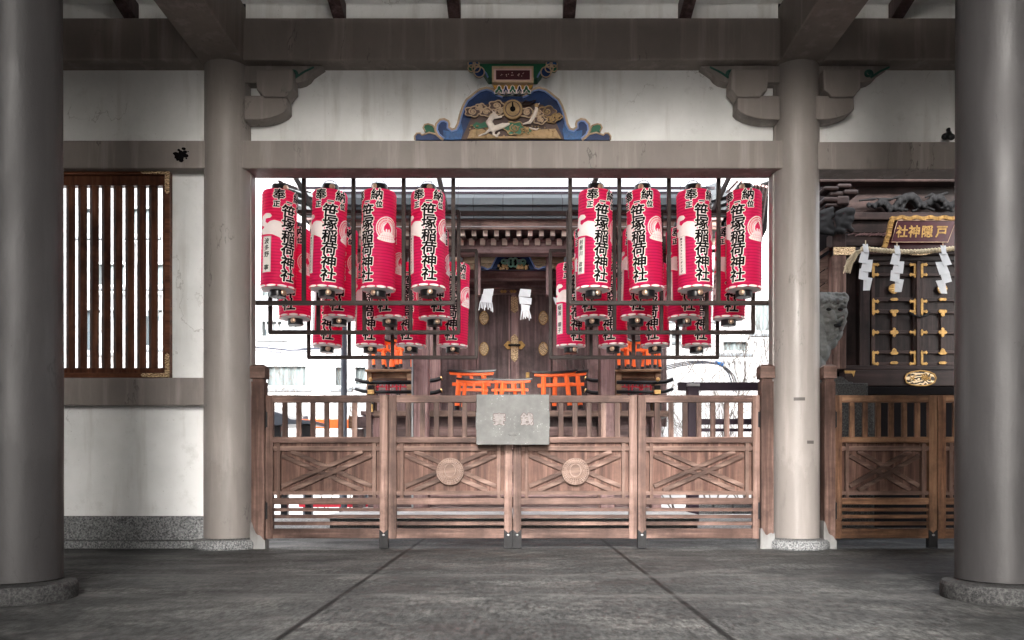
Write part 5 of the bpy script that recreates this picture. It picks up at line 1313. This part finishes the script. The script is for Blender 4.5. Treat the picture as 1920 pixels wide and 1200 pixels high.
# ---------------- bare branches
def shrub(px, py, Y, h, seed, label, spread=1.0, n=5, thick=.012):
    rg = random.Random(seed); b = P(px, py, Y); b.z = 0
    t = empty('bare_shrub', b, label, 'shrub', 'leafless shrubs in the courtyard'); top = MB(); tw = MB()
    def grow(p, d, L, r, depth):
        pts = [p]; q_ = p.copy(); dd = d.copy()
        for i in range(7):
            dd = (dd+Vector((rg.uniform(-.22, .22), rg.uniform(-.1, .1), rg.uniform(-.12, .16)))).normalized(); q_ = q_+dd*L/7; pts.append(q_.copy())
            if depth < 3 and i > 0 and rg.random() < .62:
                grow(q_, (dd+Vector((rg.uniform(-1, 1), rg.uniform(-.5, .5), rg.uniform(-.2, .7)))).normalized(), L*rg.uniform(.35, .65), r*.55, depth+1)
        (top if depth == 0 else tw).tube(pts, lambda u: r*(1-.75*u)+.0008, 5 if depth < 2 else 4)
    for k in range(n):
        a = rg.uniform(-1, 1)*spread; grow(b+Vector((a*.1, rg.uniform(-.1, .1), 0)), Vector((a*.7, rg.uniform(-.2, .2), 1)).normalized(), h*rg.uniform(.7, 1.05), thick, 0)
    top.build('stem', M['bark'], t); tw.build('twigs', M['bark'], t)
shrub(1275, 950, 13.2, 2.6, 3, 'tall leafless shrub left of the dark railing', 1.0, 6)
shrub(1335, 950, 14, 2.5, 5, 'leafless shrub behind the middle of the dark railing', 1.2, 6)
shrub(1405, 950, 14.5, 2.7, 8, 'leafless shrub at the right end of the dark railing', 1.0, 5)
shrub(660, 950, 14.2, 2.6, 9, 'leafless shrub left of the veranda', 1.1, 4, .009)
shrub(610, 950, 15.5, 2.3, 12, 'leafless shrub behind the vermilion fence', 1.3, 4, .009)
shrub(215, 950, 13, 2.9, 14, 'leafless shrub seen through the lattice window', 1.5, 6, .01)
# ---------------- cables
cb = empty('overhead_cables', P(540, 652, 16), 'sagging black overhead cables crossing left of the lanterns', 'cables')
for k, (y0, y1, r) in enumerate(((645, 652, .008), (650, 655, .02), (655, 660, .012), (642, 648, .006))):
    m = MB(); m.tube([P(440+i*20, y0+(y1-y0)*i/9+2.5*math.sin(i/9*PI)+1.5*math.sin(i*1.3+k), 16) for i in range(10)], r, 5); m.build('cable', M['cable'], cb)
cb = empty('looped_cables', P(1340, 690, 16), 'bundle of looped blue-black cables above the dark railing', 'cables')
for k in range(3):
    m = MB(); m.tube([P(a+k*5, b+k*2.0, 16-k*.02) for a, b in ((1235,690),(1262,683),(1290,678),(1318,677),(1340,680),(1355,688),(1366,700),(1372,716),(1376,735))], .013, 5); m.build('cable', M['cable'], cb)
m = MB(); m.tube([P(1341, 679, 15.95), P(1356, 683.5, 15.95)], .035, 8); m.build('cable_sleeve', M['bright_blue'], cb)

# ================================================================ buildings beyond
def building(name, label, x0, x1, Y, ztop, wins, zb=0, mat='facade_white'):
    t = empty(name, ((x0+x1)/2, Y, 0), label, 'building'); ms_ = sorted(set([x0, x1]))
    w = MB(); xs = sorted(set([x0, x1]+[a for r in wins for a in (r[0], r[1])])); zs = sorted(set([zb, ztop]+[a for r in wins for a in (r[2], r[3])]))
    for i in range(len(xs)-1):
        for j in range(len(zs)-1):
            cx, cz = (xs[i]+xs[i+1])/2, (zs[j]+zs[j+1])/2
            if any(r[0] < cx < r[1] and r[2] < cz < r[3] for r in wins): continue
            w.add([(xs[i],Y,zs[j]),(xs[i+1],Y,zs[j]),(xs[i+1],Y,zs[j+1]),(xs[i],Y,zs[j+1])], [(0,1,2,3)])
    w.add([(x0,Y,zb),(x0,Y+6,zb),(x0,Y+6,ztop),(x0,Y,ztop)], [(0,1,2,3)]); w.add([(x1,Y,zb),(x1,Y,ztop),(x1,Y+6,ztop),(x1,Y+6,zb)], [(0,1,2,3)]); w.add([(x0,Y,ztop),(x0,Y+6,ztop),(x1,Y+6,ztop),(x1,Y,ztop)], [(0,1,2,3)])
    w.build('wall', M[mat], t)
    for r in wins:
        a, b, c, d = r[:4]; kind = r[4] if len(r) > 4 else 'glass'
        m = MB()
        for (p, q_, u, v) in ((a, a+.06, c, d), (b-.06, b, c, d), (a+.06, b-.06, c, c+.06), (a+.06, b-.06, d-.06, d)): m.box(p, q_, Y-.01, Y+.22, u, v)
        nmu = max(1, int((b-a)/1.1))
        for k in range(1, nmu): xx = a+(b-a)*k/nmu; m.box(xx-.025, xx+.025, Y+.05, Y+.15, c+.06, d-.06)
        f = m.build('window', M['window_frame'], t)
        m = MB(); m.box(a+.06, b-.06, Y+.16, Y+.17, c+.06, d-.06); m.build('pane', M['curtain' if kind == 'curtain' else 'window_glass'], f)
        if kind == 'curtain':
            m = MB(); n = int((b-a)/.05); vs = []
            for k in range(n+1): xx = a+.06+(b-a-.12)*k/n; yy = Y+.12+.025*math.sin(k*1.7)+.012*math.sin(k*.61); vs += [(xx, yy, c+.06), (xx, yy, d-.06)]
            m.add(vs, [(2*k, 2*k+2, 2*k+3, 2*k+1) for k in range(n)]); m.build('curtain', M['curtain'], f)
        if kind == 'rail' or kind == 'curtain':
            m = MB(); 
            for k in range(int((b-a)/.13)): xx = a+.05+.13*k; m.box(xx, xx+.03, Y-.16, Y-.13, c-.75, c-.18)
            m.box(a, b, Y-.17, Y-.12, c-.18, c-.14); m.build('balcony_rail', M['window_frame'], t)
        m = MB(); m.box(a-.08, b+.08, Y-.05, Y+.01, c-.07, c-.012); m.build('sill', M['facade_grey'], t)
    return t
BY = 19.0
def wr(a, b, c, d, k='glass'): return (X(a, BY), X(b, BY), Z(d, BY), Z(c, BY), k)
building('white_building', 'overexposed white building with curtained windows beyond the left lanterns', X(380, BY), X(700, BY), BY, 13,
    [wr(497,578,682,728,'curtain'), wr(487,533,598,635), wr(537,575,600,618), wr(625,655,684,728,'curtain'), wr(662,690,684,725,'curtain'), wr(487,560,480,560,'curtain')])
building('tall_white_building', 'tall white building with ribbon windows beyond the right lanterns', X(1180, BY), X(1620, BY), BY, 13,
    [wr(1250,1300,620,640,'glass'), wr(1352,1405,636,662,'curtain'), wr(1412,1450,560,625,'curtain'), wr(1230,1340,560,600,'curtain'), wr(1300,1420,500,540,'glass')])
building('pale_building', 'pale block with rows of windows beyond the lattice window', X(-260, BY), X(372, BY), BY+1, 13,
    [wr(100,150,360,420,'glass'), wr(200,260,360,420,'curtain'), wr(300,350,360,420,'glass'), wr(110,180,560,650,'glass'), wr(230,330,560,640,'glass'), wr(140,200,470,520,'curtain'), wr(240,320,470,520,'curtain')], 0, 'facade_pale')
building('rear_building', 'plain white block behind the main shrine roof', X(705, BY), X(1175, BY), BY+3, 9, [])
